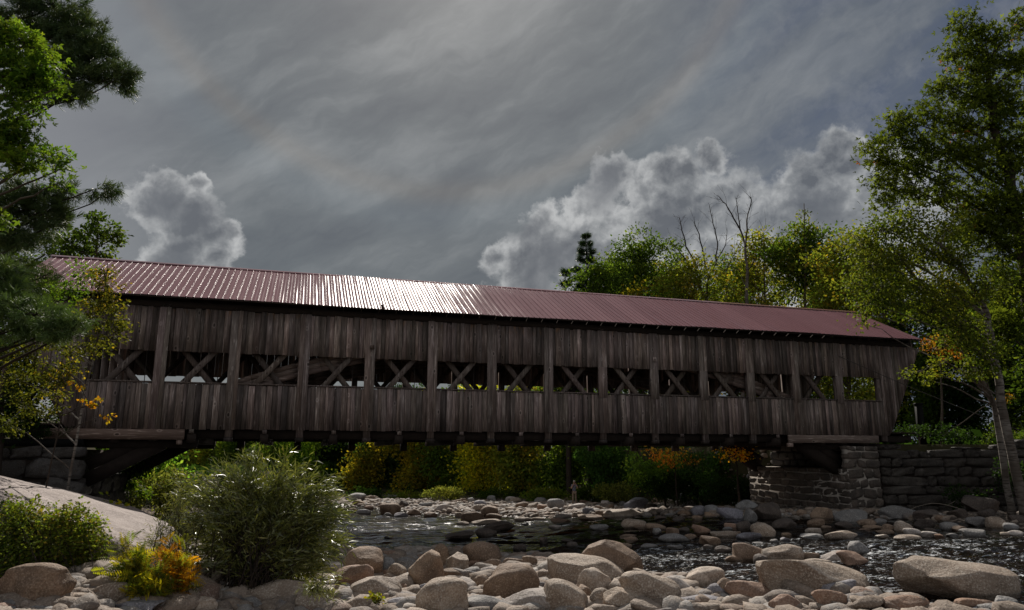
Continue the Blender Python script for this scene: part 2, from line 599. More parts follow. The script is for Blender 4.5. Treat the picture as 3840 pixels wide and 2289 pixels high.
def m_simple(name, col, rough=0.7, spec=0.3, metal=0.0, nscale=12, var=0.3):
    m, t, out = new_mat(name)
    tc_ = t.new('ShaderNodeTexCoord')
    n = t.noise(tc_.outputs['Object'], scale=nscale, detail=4)
    a = tuple(q * (1 - var) for q in col)
    b = tuple(min(1, q * (1 + var)) for q in col)
    principled(t, out, t.mix(n, a, b), rough, spec, metal)
    return m


M_MORTAR = m_simple('lime_mortar', (0.36, 0.32, 0.28), 0.9, 0.1, nscale=5, var=0.45)
M_IRON = m_simple('rusty_iron', (0.05, 0.04, 0.035), 0.6, 0.5)
M_CABLE = m_simple('steel_cable', (0.22, 0.23, 0.24), 0.45, 0.5, metal=0.6)
M_BARK = m_simple('grey_brown_bark', (0.085, 0.065, 0.05), 0.9, 0.15, nscale=9, var=0.5)
M_BARK_D = m_simple('dark_bark', (0.045, 0.034, 0.027), 0.9, 0.15, nscale=9, var=0.5)


def m_birch():
    m, t, out = new_mat('birch_bark')
    geo = t.new('ShaderNodeNewGeometry')
    v = geo.outputs['Position']
    n = t.noise(t.mapv(v, scale=(1, 1, 6)), scale=3.2, detail=4)
    n2 = t.noise(v, scale=1.1, detail=3)
    c = t.mix(t.rng(n, 0.48, 0.60), (0.24, 0.215, 0.19), (0.05, 0.04, 0.034))
    c = t.mix(t.rng(n2, 0.36, 0.56, 0.0, 0.85), c, (0.085, 0.066, 0.052))
    principled(t, out, c, 0.8, 0.2)
    return m


M_BIRCH = m_birch()


def m_leaf(name, rough=0.5, trans=0.6, spec=0.22):
    m, t, out = new_mat(name)
    at = t.new('ShaderNodeAttribute', attribute_name='tint')
    col = at.outputs['Color']
    b = principled(t, None, col, rough, spec)
    tr = t.new('ShaderNodeBsdfTranslucent')
    t.l.new(t.mix(1.0, col, (1.25, 1.25, 0.55, 1), 'MULTIPLY'), tr.inputs[0])
    mx = t.new('ShaderNodeMixShader')
    mx.inputs[0].default_value = trans
    t.l.new(b.outputs[0], mx.inputs[1])
    t.l.new(tr.outputs[0], mx.inputs[2])
    t.l.new(mx.outputs[0], out.inputs[0])
    return m


M_LEAF = m_leaf('leaf_tissue', 0.58, 0.6, 0.12)
M_FAR = m_leaf('matt_leaf_tissue', 0.85, 0.62, 0.03)
M_NEEDLE = m_leaf('needle_tissue', 0.5, 0.22, 0.3)
M_WILLOW = m_leaf('glossy_willow_leaf', 0.36, 0.35, 1.0)


# ------------------------------------------------------------------ terrain


BR_K = 2.3 / 2.65
BR_A = 0.2968
BR_O = np.array([-13.5648 * BR_K, 27.0748 * BR_K])
BR_D = np.array([math.cos(BR_A), math.sin(BR_A)])
BR_N = np.array([-BR_D[1], BR_D[0]])


def bxy(t_, y_):
    q = BR_O + BR_D * t_ + BR_N * y_
    return q


NS_ = np.array([meet(x, y, wl) for (x, y) in ((470, 1325), (700, 1340), (860, 1345), (1180, 1345), (1440, 1370), (1560, 1400), (1750, 1440), (2000, 1440), (2180, 1470), (2490, 1500))])
NS_ = NS_[np.argsort(NS_[:, 0])]
NX = np.concatenate([[-40, -14], NS_[:, 0], [16, 40]])
NY = np.concatenate([[24, 23.5], NS_[:, 1], [8, 6]])
FS_ = np.array([meet(x, y, wl) for (x, y) in ((700, 1224), (840, 1232), (1000, 1250), (1230, 1259), (1440, 1262), (1800, 1264), (2100, 1266), (2490, 1290))])
FS_ = FS_[np.argsort(FS_[:, 0])]
FX = np.concatenate([[-70, -30], FS_[:, 0], [28, 50]])
FY = np.concatenate([[84, 78], FS_[:, 1], [18, 16]])


def vnoise(x, y, s, seed=0):
    x, y = x / s + seed * 17.3, y / s + seed * 5.1
    return (np.sin(x * 1.7 + np.sin(y * 1.3 + seed)) + np.sin(y * 2.1 + np.sin(x * 0.9)) + np.sin((x + y) * 1.1 + 2.0)) / 3


def ground_z(x, y):
    x = np.asarray(x, float)
    y = np.asarray(y, float)
    ny = np.interp(x, NX, NY)
    fy = np.interp(x, FX, FY)
    L = wl(x, y)
    near = sstep(0.7, -1.2, y - ny)                      # 1 on the near beach
    far = sstep(-1.0, 2.5, y - fy)
    z = L - 0.38 + 0.10 * vnoise(x, y, 1.7, 1)
    z = z + (0.38 + 0.10) * near + (0.38 + 0.16) * far
    z = z + 0.05 * vnoise(x, y, 0.9, 2)
    z = z + near * 0.9 * sstep(8.0, 2.0, y)
    z = z + near * 0.75 * sstep(-3.6, -7.2, x)
    # forest floor beyond the bar
    fe = np.interp(x, [-70, -25, -14, -4, 4, 10, 16, 40], [96, 80, 72, 62, 58, 50, 43, 38])
    z = z + 0.035 * np.maximum(0, y - fe) + 0.5 * sstep(0, 4, y - fe)
    z = z + 10 * sstep(85, 170, y) + 22 * sstep(150, 420, y)
    # right bank behind the retaining wall
    t_ = (x - BR_O[0]) * BR_D[0] + (y - BR_O[1]) * BR_D[1]
    n_ = (x - BR_O[0]) * BR_N[0] + (y - BR_O[1]) * BR_N[1]
    rb = sstep(0.3, 1.3, t_ - 28.6) * sstep(31.9, 32.6, y)
    z = z * (1 - rb) + rb * (0.42 + 0.05 * vnoise(x, y, 3, 3))
    rb2 = sstep(21.5, 24.0, x) * sstep(15.0, 20.0, y) * (1 - rb)
    z = z * (1 - rb2) + rb2 * (0.3)
    # left bank
    lb = sstep(-2.7, -3.7, t_) * sstep(0.5, 1.2, n_) * sstep(34, 30, y)
    z = z * (1 - lb) + lb * 0.42
    lb2 = sstep(-6.0, -10.0, t_) * sstep(-1.5, 0.2, n_) * sstep(36, 31, y)
    z = np.where(lb2 > 0, np.maximum(z, z * (1 - lb2) + lb2 * 0.5), z)
    lb3 = sstep(-14.5, -17.5, x) * sstep(3, 8, y) * sstep(33, 28, y)
    z = np.where(lb3 > 0, np.maximum(z, z * (1 - lb3) + lb3 * 0.3), z)
    far_l = sstep(-19, -26, x) * sstep(28, 34, y)
    z = np.where(far_l > 0, np.maximum(z, z * (1 - far_l) + far_l * (-1.8)), z)
    return z


def grid_mesh(name, xs, ys, zf, mats, smooth=True):
    X, Y = np.meshgrid(xs, ys)
    Z = zf(X, Y)
    V = np.stack([X, Y, Z], -1).reshape(-1, 3)
    nx, ny = len(xs), len(ys)
    i = np.arange(nx - 1)[None, :] + (np.arange(ny - 1) * nx)[:, None]
    Fq = np.stack([i, i + 1, i + 1 + nx, i + nx], -1).reshape(-1)
    return mesh_obj(name, V, Fq, np.full((nx - 1) * (ny - 1), 4), mats, smooth=smooth)


def m_ground():
    m, t, out = new_mat('ground_cover')
    geo = t.new('ShaderNodeNewGeometry')
    v = geo.outputs['Position']
    sp = t.new('ShaderNodeSeparateXYZ')
    t.l.new(v, sp.inputs[0])
    n = t.noise(v, scale=1.2, detail=5)
    vo = t.voro(v, scale=7.0)
    vc = t.voro(v, scale=7.0, out='Color')
    vsep = t.new('ShaderNodeSeparateColor')
    t.l.new(vc, vsep.inputs[0])
    gravel = t.mix(vsep.outputs[0], (0.13, 0.10, 0.08), (0.34, 0.28, 0.23))
    gravel = t.mix(t.rng(vo, 0.30, 0.52), gravel, (0.06, 0.048, 0.04))
    soil = t.mix(n, (0.022, 0.024, 0.010), (0.06, 0.05, 0.026))
    wet_bed = t.mix(t.noise(v, scale=3, detail=4), (0.06, 0.04, 0.02), (0.16, 0.105, 0.05))
    hh, _ = wl_nodes(t, v)
    c = t.mix(t.rng(hh, -0.06, 0.02), t.mix(t.rng(vo, 0.2, 0.5, 0.3, 0.9), gravel, wet_bed), gravel)
    c = t.mix(t.rng(t.math('ADD', hh, t.math('MULTIPLY', n, 0.15)), 0.36, 0.55), c, soil)
    principled(t, out, c, 0.95, 0.05, normal=bump(t, vo, 0.4, 0.04))
    return m


xs = np.concatenate([np.arange(-140, -40, 4.0), np.arange(-40, -20, 1.0), np.arange(-20, 24, 0.22), np.arange(24, 44, 1.0), np.arange(44, 200, 4.0)])
ys = np.concatenate([np.arange(-30, 4, 2.0), np.arange(4, 38, 0.22), np.arange(38, 66, 0.5), np.arange(66, 130, 2.0), np.arange(130, 460, 8.0)])
ground = grid_mesh('ground', xs, ys, ground_z, m_ground())
tag(ground, kind='structure')


# water sheet
def m_water():
    m, t, out = new_mat('river_water')
    geo = t.new('ShaderNodeNewGeometry')
    v = geo.outputs['Position']
    a1 = t.noise(t.mapv(v, scale=(0.30, 1.0, 1.0)), scale=1.15, detail=2, rough=0.5, dist=0.7)
    a2 = t.noise(t.mapv(v, loc=(4, 2, 0), scale=(0.42, 1.15, 1.0)), scale=3.6, detail=3, rough=0.6, dist=0.8)
    a3 = t.noise(t.mapv(v, loc=(1, 7, 0), scale=(0.7, 1.1, 1.0)), scale=13.0, detail=2, rough=0.6, dist=0.3)
    # quick water: rougher over the riffle at the right, quieter in the shadowed pool
    sp = t.new('ShaderNodeSeparateXYZ')
    t.l.new(v, sp.inputs[0])
    rif = t.noise(v, scale=0.22, detail=3, rough=0.5)
    rx = t.rng(sp.outputs[0], 0.8, 2.4, 0.0, 1.0, True)
    ry = t.math('MULTIPLY', t.rng(sp.outputs[1], 22.5, 18.5, 0.0, 1.0, True), rx)
    amp = t.math('ADD', 0.30, t.math('MULTIPLY', ry, 0.8))
    amp = t.math('MULTIPLY', amp, t.rng(rif, 0.35, 0.65, 0.55, 1.3))
    h = t.math('ADD', t.math('MULTIPLY', a1, 0.42), t.math('MULTIPLY', a2, 0.16))
    h = t.math('ADD', h, t.math('MULTIPLY', a3, 0.03))
    h = t.math('MULTIPLY', h, amp)
    nb = bump(t, h, 1.0, 1.0)
    gl = t.new('ShaderNodeBsdfGlossy')
    gl.inputs['Color'].default_value = (1, 1, 1, 1)
    gl.inputs['Roughness'].default_value = 0.075
    t.l.new(nb, gl.inputs['Normal'])
    tr = t.new('ShaderNodeBsdfTransparent')
    tr.inputs[0].default_value = (0.34, 0.24, 0.13, 1)
    df = t.new('ShaderNodeBsdfDiffuse')
    df.inputs[0].default_value = (0.016, 0.013, 0.009, 1)
    mx0 = t.new('ShaderNodeMixShader')
    mx0.inputs[0].default_value = 0.22
    t.l.new(tr.outputs[0], mx0.inputs[1])
    t.l.new(df.outputs[0], mx0.inputs[2])
    fr = t.new('ShaderNodeFresnel')
    fr.inputs['IOR'].default_value = 1.33
    t.l.new(nb, fr.inputs['Normal'])
    mx = t.new('ShaderNodeMixShader')
    t.l.new(fr.outputs[0], mx.inputs[0])
    t.l.new(mx0.outputs[0], mx.inputs[1])
    t.l.new(gl.outputs[0], mx.inputs[2])
    # white speckle painted in for sun sparkle, with some foam, mostly on the riffle
    f1 = t.noise(t.mapv(v, loc=(2, 9, 0), scale=(0.5, 1.2, 1.0)), scale=11.0, detail=6, rough=0.8, dist=0.5)
    f2 = t.noise(t.mapv(v, scale=(0.5, 1.0, 1.0)), scale=0.8, detail=3, rough=0.6)
    fm = t.rng(t.math('ADD', f1, t.math('MULTIPLY', t.math('SUBTRACT', f2, 0.5), 0.40)), 0.565, 0.60)
    fm = t.math('MULTIPLY', fm, t.math('ADD', t.math('MULTIPLY', ry, 0.75), 0.04))
    fo = t.new('ShaderNodeBsdfDiffuse')
    fo.inputs[0].default_value = (0.72, 0.74, 0.76, 1)
    t.l.new(nb, fo.inputs['Normal'])
    mx2 = t.new('ShaderNodeMixShader')
    t.l.new(fm, mx2.inputs[0])
    t.l.new(mx.outputs[0], mx2.inputs[1])
    t.l.new(fo.outputs[0], mx2.inputs[2])
    t.l.new(mx2.outputs[0], out.inputs[0])
    return m


wrs = np.random.default_rng(12)
WAVES = []
for k in range(34):
    lam = 0.28 * 1.085 ** k * wrs.uniform(.9, 1.1)
    an = wrs.normal(math.pi / 2, 0.42)
    WAVES.append((lam, math.cos(an), math.sin(an), wrs.uniform(0, 6.28), wrs.uniform(0.6, 1.4)))


def water_z(x, y):
    z = np.zeros_like(x)
    qx, qy = x + 0.25 * np.sin(y * 1.3 + 1) + .1 * np.sin(y * 3.7), y + 0.22 * np.sin(x * 0.9) + .08 * np.sin(x * 2.9 + y)
    for (lam, cx, cy, ph, am) in WAVES:
        gate = 0.5 + 0.5 * np.sin(x * 0.9 / lam ** .5 + ph * 3) * np.sin(y * 0.7 / lam ** .5 + ph * 5)
        z += am * 0.0105 * (lam ** 0.9 if lam < 1.2 else 1.18) * np.sin(6.283 / lam * (qx * cx + qy * cy) + ph) * (0.35 + gate)
    rif = sstep(0.3, 2.6, x) * sstep(23.0, 18.5, y)
    amp = 0.75 + 0.55 * rif
    fade = sstep(70, 36, y)
    return wl(x, y) + z * amp * fade


wy = np.concatenate([np.arange(4, 9, 0.5), np.arange(9, 22, 0.07), np.arange(22, 34, 0.10), np.arange(34, 50, 0.4), np.arange(50, 121, 4.0)])
wx = np.concatenate([np.arange(-60, -14, 2.0), np.arange(-14, 17, 0.085), np.arange(17, 61, 2.0)])
water = grid_mesh('water', wx, wy, water_z, m_water())
tag(water, kind='structure')

# bedrock slab: surface through measured points
SP = [(-120, 1130, 15.5), (0, 1157, 16.2), (130, 1185, 16.8), (215, 1208, 17.2), (300, 1236, 17.0), (380, 1262, 16.5), (430, 1290, 16.0),
      (285, 1224, 19.5), (215, 1209, 20.5), (0, 1158, 21.5), (215, 1216, 23.0), (290, 1232, 23.5), (0, 1162, 23.5),
      (0, 1200, 14), (0, 1290, 12), (150, 1238, 14.6), (250, 1296, 13.6), (350, 1312, 14.6), (400, 1332, 15), (150, 1330, 12.0), (-200, 1130, 18), (-250, 1230, 12)]
SPW = np.array([P(*p) for p in SP])


def slab_z(x, y):
    pts, zz = SPW[:, :2], SPW[:, 2]
    A = np.sqrt(((pts[:, None] - pts[None]) ** 2).sum(-1)) * -1
    n = len(pts)
    M = np.zeros((n + 3, n + 3))
    M[:n, :n] = A - np.eye(n) * 0.25
    M[:n, n:] = np.c_[np.ones(n), pts]
    M[n:, :n] = np.c_[np.ones(n), pts].T
    cf_ = np.linalg.solve(M, np.r_[zz, 0, 0, 0])
    q = np.stack([x.ravel(), y.ravel()], -1)
    Ab = -np.sqrt(((q[:, None] - pts[None]) ** 2).sum(-1))
    z = (Ab @ cf_[:n] + cf_[n] + q @ cf_[n + 1:]).reshape(x.shape)
    z += 0.035 * vnoise(x, y, 1.1, 5) + 0.015 * vnoise(x, y, 0.35, 6)
    # weathered sheets and a few joints
    q_ = (x * 0.6 + y * 1.0 + 0.25 * vnoise(x, y, 1.6, 11)) * 1.1
    z += 0.045 * (np.abs((q_ % 1.0) - 0.5) * 2) ** 6 * (0.4 + 0.6 * vnoise(x, y, 2.0, 12))
    for (a0, b0, a1, b1, dep) in ((20, 1185, 300, 1290, .05), (150, 1195, 190, 1330, .04), (0, 1240, 200, 1260, .03)):
        e0, e1 = P(a0, b0, 16.0)[:2], P(a1, b1, 14.0)[:2]
        ev_ = (e1 - e0) / np.linalg.norm(e1 - e0)
        z -= dep * np.exp(-(((x - e0[0]) * -ev_[1] + (y - e0[1]) * ev_[0] + 0.12 * vnoise(x, y, .5, 13)) / 0.06) ** 2)
    # crack running down the slab
    c0, c1 = P(300, 1222, 23.0)[:2], P(400, 1312, 17.0)[:2]
    dv = (c1 - c0) / np.linalg.norm(c1 - c0)
    dist = np.abs((x - c0[0]) * -dv[1] + (y - c0[1]) * dv[0] + 0.10 * np.sin(y * 3.1))
    z -= 0.10 * np.exp(-(dist / 0.07) ** 2)
    # drop off toward the river on the right and at the near side
    edge = np.interp(y, [10, 12, 14, 16, 19, 22, 26], [-6.5, -6.3, -6.3, -7.1, -10.0, -12.4, -14.5])
    z -= 2.2 * sstep(-0.3, 1.6, x - edge)
    z -= 2.6 * sstep(13.6, 12.2, y + 0.3 * vnoise(x, y, 1.3, 8)) + 3.5 * sstep(22.6, 24.0, y) * sstep(-15.2, -13.8, x)
    return z


slab = grid_mesh('bedrock', np.arange(-26, -6.0, 0.13), np.arange(9.3, 26.5, 0.12), slab_z, M_SLAB)
tag(slab, kind='structure')


# ------------------------------------------------------------------ covered bridge
bridge = empty('covered_bridge', (BR_O[0], BR_O[1], 0), BR_A)
tag(bridge, 'long wooden covered bridge with dark red metal roof and weathered plank siding over the river', 'bridge')
WB, SB, ST, WT, EZ, RZ = 0.80, 2.30, 3.39, 4.86, 5.20, 7.22
EY, RY, BW = -0.52, 3.384, 6.77
S_ = 2.3


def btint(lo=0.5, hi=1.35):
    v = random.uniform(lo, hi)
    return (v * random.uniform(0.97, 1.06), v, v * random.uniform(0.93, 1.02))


def xend(z):        # slanting right end of the wall
    return 30.25 + (z - 0.93) * (2.15 / 3.96)


def boards(mb, x0, x1, z0, z1, y=0.0, far=False, slant=0):
    x = x0
    while x < x1 - 0.02:
        wdt = random.uniform(0.12, 0.235) if not far else 0.3
        xe = min(x + wdt, x1)
        if x1 - xe < 0.05:
            xe = x1
        za, zb = z0 + random.uniform(-0.02, 0.012), z1 + random.uniform(-0.02, 0.03)
        if slant:
            xm = xe if slant > 0 else x
            lf = (lambda q: (q - 30.25) * (3.96 / 2.15) + 0.93) if slant > 0 else (lambda q: (-2.65 - q) * (3.96 / 2.15) + 0.93)
            zl, zr = max(za, lf(x)), max(za, lf(xe))
            if zb - min(zl, zr) > 0.05:
                zl, zr = min(zl, zb - .02), min(zr, zb - .02)
                mb.hexa([(x + .004, y - 0.03, zl), (x + .004, y - 0.03, zb), (x + .004, y, zl), (x + .004, y, zb),
                         (xe - .004, y - 0.027, zr), (xe - .004, y - 0.027, zb), (xe - .004, y, zr), (xe - .004, y, zb)], btint())
            x = xe
            continue
        th = random.uniform(0.0, 0.014)
        if far:
            mb.box(x, xe - 0.004, y - 0.0, y + 0.03, za, zb, btint())
        else:
            tn = btint()
            if random.random() < .07:
                tn = tuple(q * 1.45 for q in tn)
            elif random.random() < .07:
                tn = tuple(q * .6 for q in tn)
            g = random.uniform(0.003, 0.009)
            dx = random.uniform(-0.006, 0.006)
            mb.hexa([(x + g, y - 0.025 - th, za), (x + g + dx, y - 0.025 - th, zb), (x + g, y, za), (x + g + dx, y, zb),
                     (xe - g, y - 0.022 - th * 0.5, za), (xe - g + dx, y - 0.022 - th * 0.5, zb), (xe - g, y, za), (xe - g + dx, y, zb)], tn)
        x = xe


PH = 0.17
for i in range(-1, 13):
    x0, x1 = i * S_ + PH, (i + 1) * S_ - PH
    if i == -1:
        x0 = -2.3
    if i == 12:
        x1 = 29.93
    for (za, zb) in ((WB, SB), (ST, WT)):
        mb = MB()
        boards(mb, x0, x1, za, zb)
        mb.box(x0 + .01, x1 - .01, 0.003, 0.015, za + .03, zb - .03, (.35, .33, .32))  # added dark backing sheet, stops light leaking through the board gaps
        mb.build('siding_panel', M_WOOD, bridge, tint=True)
mb = MB(); boards(mb, 29.93, 32.42, WB, WT, slant=1); mb.build('siding_panel', M_WOOD, bridge, tint=True)
mb = MB(); boards(mb, -4.85, -2.3, WB, WT, slant=-1); mb.build('siding_panel', M_WOOD, bridge, tint=True)
# far wall
for (za, zb) in ((WB, SB), (3.22, WT)):
    mb = MB(); boards(mb, -2.3, 29.93, za, zb, BW, far=True)
    mb.build('siding_panel', M_WOOD, bridge, tint=True)
mb = MB(); boards(mb, 29.93, 32.42, WB, WT, BW, far=True, slant=1)
mb.build('siding_panel', M_WOOD, bridge, tint=True)
mb = MB(); boards(mb, -4.85, -2.3, WB, WT, BW, far=True, slant=-1)
mb.build('siding_panel', M_WOOD, bridge, tint=True)
# posts (two planks and a cover strip), window sills
for i in range(0, 13):
    mb = MB()
    xc = i * S_
    j = random.uniform(-0.02, 0.02)
    split = random.uniform(-0.02, 0.05)
    mb.box(xc - PH - 0.01, xc + split, -0.050, -0.0, WB - 0.01, WT + random.uniform(0, .03), btint(0.8, 1.2))
    mb.box(xc + split + 0.006, xc + PH + 0.01, -0.060, -0.0, WB - 0.01, WT + random.uniform(0, .03), btint(0.8, 1.2))
    if i > 6:
        mb.box(xc - PH - 0.03, xc + PH - 0.01, -0.082, -0.0685, SB - 0.12, ST + 0.0, btint(0.9, 1.2))
    mb.build('post', M_POST, bridge, tint=True)
for i in range(-1, 13):
    mb = MB()
    x0, x1 = i * S_ + PH + .012, (i + 1) * S_ - PH - .012
    if i == 12:
        x1 = 29.93
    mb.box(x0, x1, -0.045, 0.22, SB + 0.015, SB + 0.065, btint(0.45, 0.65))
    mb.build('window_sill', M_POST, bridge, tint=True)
    # trusses: crossed braces inside the near and the far wall
    xm = (i + 0.5) * S_
    if i < 12:
        fl = 1 if i < 6 else -1
        for side, y0 in ((0, 0.28), (1, BW - 0.42)):
            for s in (1, -1):
                mb = MB()
                yy = y0 - 0.10 * s * fl * (1 if side == 0 else 1)
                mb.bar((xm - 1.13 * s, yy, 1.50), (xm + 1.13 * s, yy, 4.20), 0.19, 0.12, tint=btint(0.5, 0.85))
                for bz in (-.1, .1):
                    mb.tube([(xm + bz * .6 * s, yy - .09, 2.85 + bz), (xm + bz * .6 * s, yy - .075, 2.85 + bz)], [.022, .022], 6, tint=(.25, .2, .2), cap=True)
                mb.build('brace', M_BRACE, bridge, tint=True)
# inner truss posts
for side, y0, y1 in ((0, 0.02, 0.24), (1, BW - 0.30, BW - 0.03)):
    mb = MB()
    for i in range(-1, 14):
        mb.box(i * S_ - 0.12, i * S_ + 0.12, y0, y1, 0.55, 5.0, btint(0.8, 1.1))
    mb.build('truss_posts' if False else 'truss_frame', M_POST, bridge, tint=True)
for i in range(0, 13):
    mb = MB()
    mb.tube([(i * S_ - 0.55, 0.62, 0.45), (i * S_ - 0.55, 0.62, 5.0)], [0.014, 0.014], 5)
    mb.build('tie_rod', M_IRON, bridge)
# laminated arches
for y0 in (0.36, BW - 0.72):
    mb = MB()
    xsA = np.linspace(-1.6, 29.2, 42)
    zA = 4.36 - 0.0162 * (xsA - 13.8) ** 2
    for lay in range(3):
        o0, o1 = -0.26 + lay * 0.175, -0.26 + lay * 0.175 + 0.168
        tn = btint(0.9, 1.3)
        for k in range(len(xsA) - 1):
            sA, sB = -0.0324 * (xsA[k] - 13.8), -0.0324 * (xsA[k + 1] - 13.8)
            c = []
            for (x, z, s) in ((xsA[k], zA[k], sA), (xsA[k + 1], zA[k + 1], sB)):
                nn = math.sqrt(1 + s * s)
                for y in (y0, y0 + 0.28):
                    for o in (o0, o1):
                        c.append((x - s / nn * o, y, z + o / nn))
            mb.hexa(c, tn)
    mb.build('arch', M_ARCH, bridge, tint=True)
# chords, floor
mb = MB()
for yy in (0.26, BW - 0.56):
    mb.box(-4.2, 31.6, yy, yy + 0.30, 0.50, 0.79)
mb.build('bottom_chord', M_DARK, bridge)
mb = MB()
for yy in (0.02, BW - 0.33):
    mb.box(-4.6, 32.1, yy, yy + 0.30, 4.885, 5.10)
mb.build('top_plate', M_DARK, bridge)
mb = MB()
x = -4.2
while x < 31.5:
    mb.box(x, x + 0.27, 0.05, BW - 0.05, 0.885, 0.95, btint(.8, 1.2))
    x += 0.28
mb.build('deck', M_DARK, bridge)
for q in range(9):
    yy = 0.75 + q * 0.64
    mb = MB()
    mb.box(-4.2, 31.6, yy, yy + 0.13, 0.655, 0.88)
    mb.build('stringer', M_BEAM, bridge)
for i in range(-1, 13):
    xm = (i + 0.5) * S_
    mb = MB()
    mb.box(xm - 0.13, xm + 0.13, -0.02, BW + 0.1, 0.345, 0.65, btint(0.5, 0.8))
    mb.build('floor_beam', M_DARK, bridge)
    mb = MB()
    mb.box(xm - 0.075, xm + 0.075, -0.055, -0.0235, 0.66, 0.795, btint(0.5, 0.9))
    mb.build('hanger', M_POST, bridge, tint=True)
    for yy in (0.55, BW - 0.6):
        for dx in (-0.16, 0.16):
            mb = MB()
            mb.tube([(xm + dx, yy, 0.28), (xm + dx, yy, 0.88)], [0.015, 0.015], 5)
            mb.build('tie_rod', M_IRON, bridge)
for i in range(0, 13):
    for (ya, yb, zb) in ((0.02, 0.24, 0.40), (BW - 0.3, BW - 0.03, 0.12)):
        mb = MB()
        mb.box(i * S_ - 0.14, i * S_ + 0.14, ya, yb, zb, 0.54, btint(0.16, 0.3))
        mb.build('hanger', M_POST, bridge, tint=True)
# sill beams at both ends, bolsters, knee struts
mb = MB(); mb.box(-3.1, 0.94, -0.10, 0.16, 0.455, 0.785, (1.25, 1.1, 1.0)); mb.build('sill_beam', M_BEAM, bridge, tint=True)
mb = MB(); mb.box(24.65, 29.40, -0.10, 0.0, 0.455, 0.785, (1.3, 1.25, 1.2)); mb.build('sill_beam', M_BEAM, bridge, tint=True)
mb = MB(); mb.box(0.72, 0.88, -0.05, 0.2, 0.30, 0.45, (1.5, 1.4, 1.3)); mb.build('hanger', M_POST, bridge, tint=True)
mb = MB(); mb.box(24.65, 24.85, -0.09, 0.1, 0.28, 0.45, (1.9, 1.8, 1.7)); mb.build('hanger', M_POST, bridge, tint=True)
for yy in (0.3, BW - 0.75):
    for xa, xb in ((-3.0, 1.3), (25.6, 30.0)):
        mb = MB(); mb.box(xa, xb, yy, yy + 0.4, 0.19, 0.44); mb.build('bolster', M_DARK, bridge)
    for (a_, b_) in (((-1.9, yy + .2, -0.85), (0.25, yy + .2, 0.35)), ((27.75, yy + .2, -0.85), (25.7, yy + .2, 0.35))):
        mb = MB(); mb.bar(a_, b_, 0.42, 0.36, tint=(1, 1, 1)); mb.build('knee_strut', M_DARK, bridge)
    for (a_, b_) in (((-1.9, yy + .2, -0.35), (-0.6, yy + .2, 0.30)), ((27.75, yy + .2, -0.35), (26.5, yy + .2, 0.30))):
        mb = MB(); mb.bar(a_, b_, 0.36, 0.30, tint=(1, 1, 1)); mb.build('knee_strut', M_DARK, bridge)

# roof: ribbed metal sheets
RX0, RX1 = -4.62, 32.1


def roof_profile():
    pts = []
    pitch = 0.23
    n = int((RX1 - RX0) / pitch)
    for k in range(n):
        b0 = RX0 + k * pitch
        # flat pan with a low swage, then a rounded rib
        pts += [(b0, 0.0), (b0 + 0.078, 0.0), (b0 + 0.087, 0.004), (b0 + 0.096, 0.0), (b0 + 0.178, 0.0)]
        for q in range(7):
            an = math.pi * q / 6
            pts.append((b0 + 0.205 - 0.017 * math.cos(an), 0.002 + 0.020 * math.sin(an)))
    pts.append((RX1, 0.0))
    return np.array(pts)


def roof_side(name, near):
    pr = roof_profile()
    ey, ry = (EY, RY) if near else (BW - EY, RY)
    L = math.hypot(ry - ey, RZ - EZ)
    ny = -(RZ - EZ) / L * (1 if near else -1)
    nz = abs(ry - ey) / L
    rows = []
    NS = 8
    wob = np.cumsum(rng.normal(0, 0.0009, len(pr)))
    wob -= np.linspace(wob[0], wob[-1], len(wob))
    for k in range(NS + 1):
        f = k / NS
        y, z = ey + (ry - ey) * f, EZ + (RZ - EZ) * f
        ww = pr[:, 1] + wob * math.cos(f * 3) + 0.003 * np.sin(pr[:, 0] * 1.3 + f * 5)
        sag = -0.0 * np.sin(np.clip((pr[:, 0] - RX0) / (RX1 - RX0), 0, 1) * math.pi) * (1 - f)
        rows.append(np.stack([pr[:, 0], y + ww * ny, z + sag + ww * nz], -1))
    V = np.concatenate(rows)
    n = len(pr)
    i = np.arange(n - 1)[None] + (np.arange(NS) * n)[:, None]
    Fq = np.stack([i, i + 1, i + 1 + n, i + n], -1) if near else np.stack([i, i + n, i + 1 + n, i + 1], -1)
    o = mesh_obj(name, V, Fq.reshape(-1), np.full((n - 1) * NS, 4), M_ROOF, bridge, smooth=True)
    return o


roof_side('roof_slope', True)
roof_side('roof_slope', False)
mb = MB()
for (ya, za, yb, zb) in ((EY + .02, EZ - .05, RY, RZ - .05), (BW - EY - .02, EZ - .05, RY, RZ - .05)):
    V = [(RX0 + .03, ya, za - .03), (RX0 + .03, ya, za), (RX0 + .03, yb, zb - .03), (RX0 + .03, yb, zb),
         (RX1 - .03, ya, za - .03), (RX1 - .03, ya, za), (RX1 - .03, yb, zb - .03), (RX1 - .03, yb, zb)]
    mb.hexa(V)
mb.build('roof_sheathing', M_DARK, bridge)
mb = MB()
x = RX0 + 0.1
while x < RX1 - 0.1:
    mb.bar((x, .55, EZ + .36), (x, RY - .06, RZ - .25), .06, .14, up=(0, -.5, 1))
    mb.bar((x, BW - .55, EZ + .36), (x, RY + .06, RZ - .25), .06, .14, up=(0, .5, 1))
    x += 0.766
mb.build('rafter', M_DARK, bridge)
mb = MB()
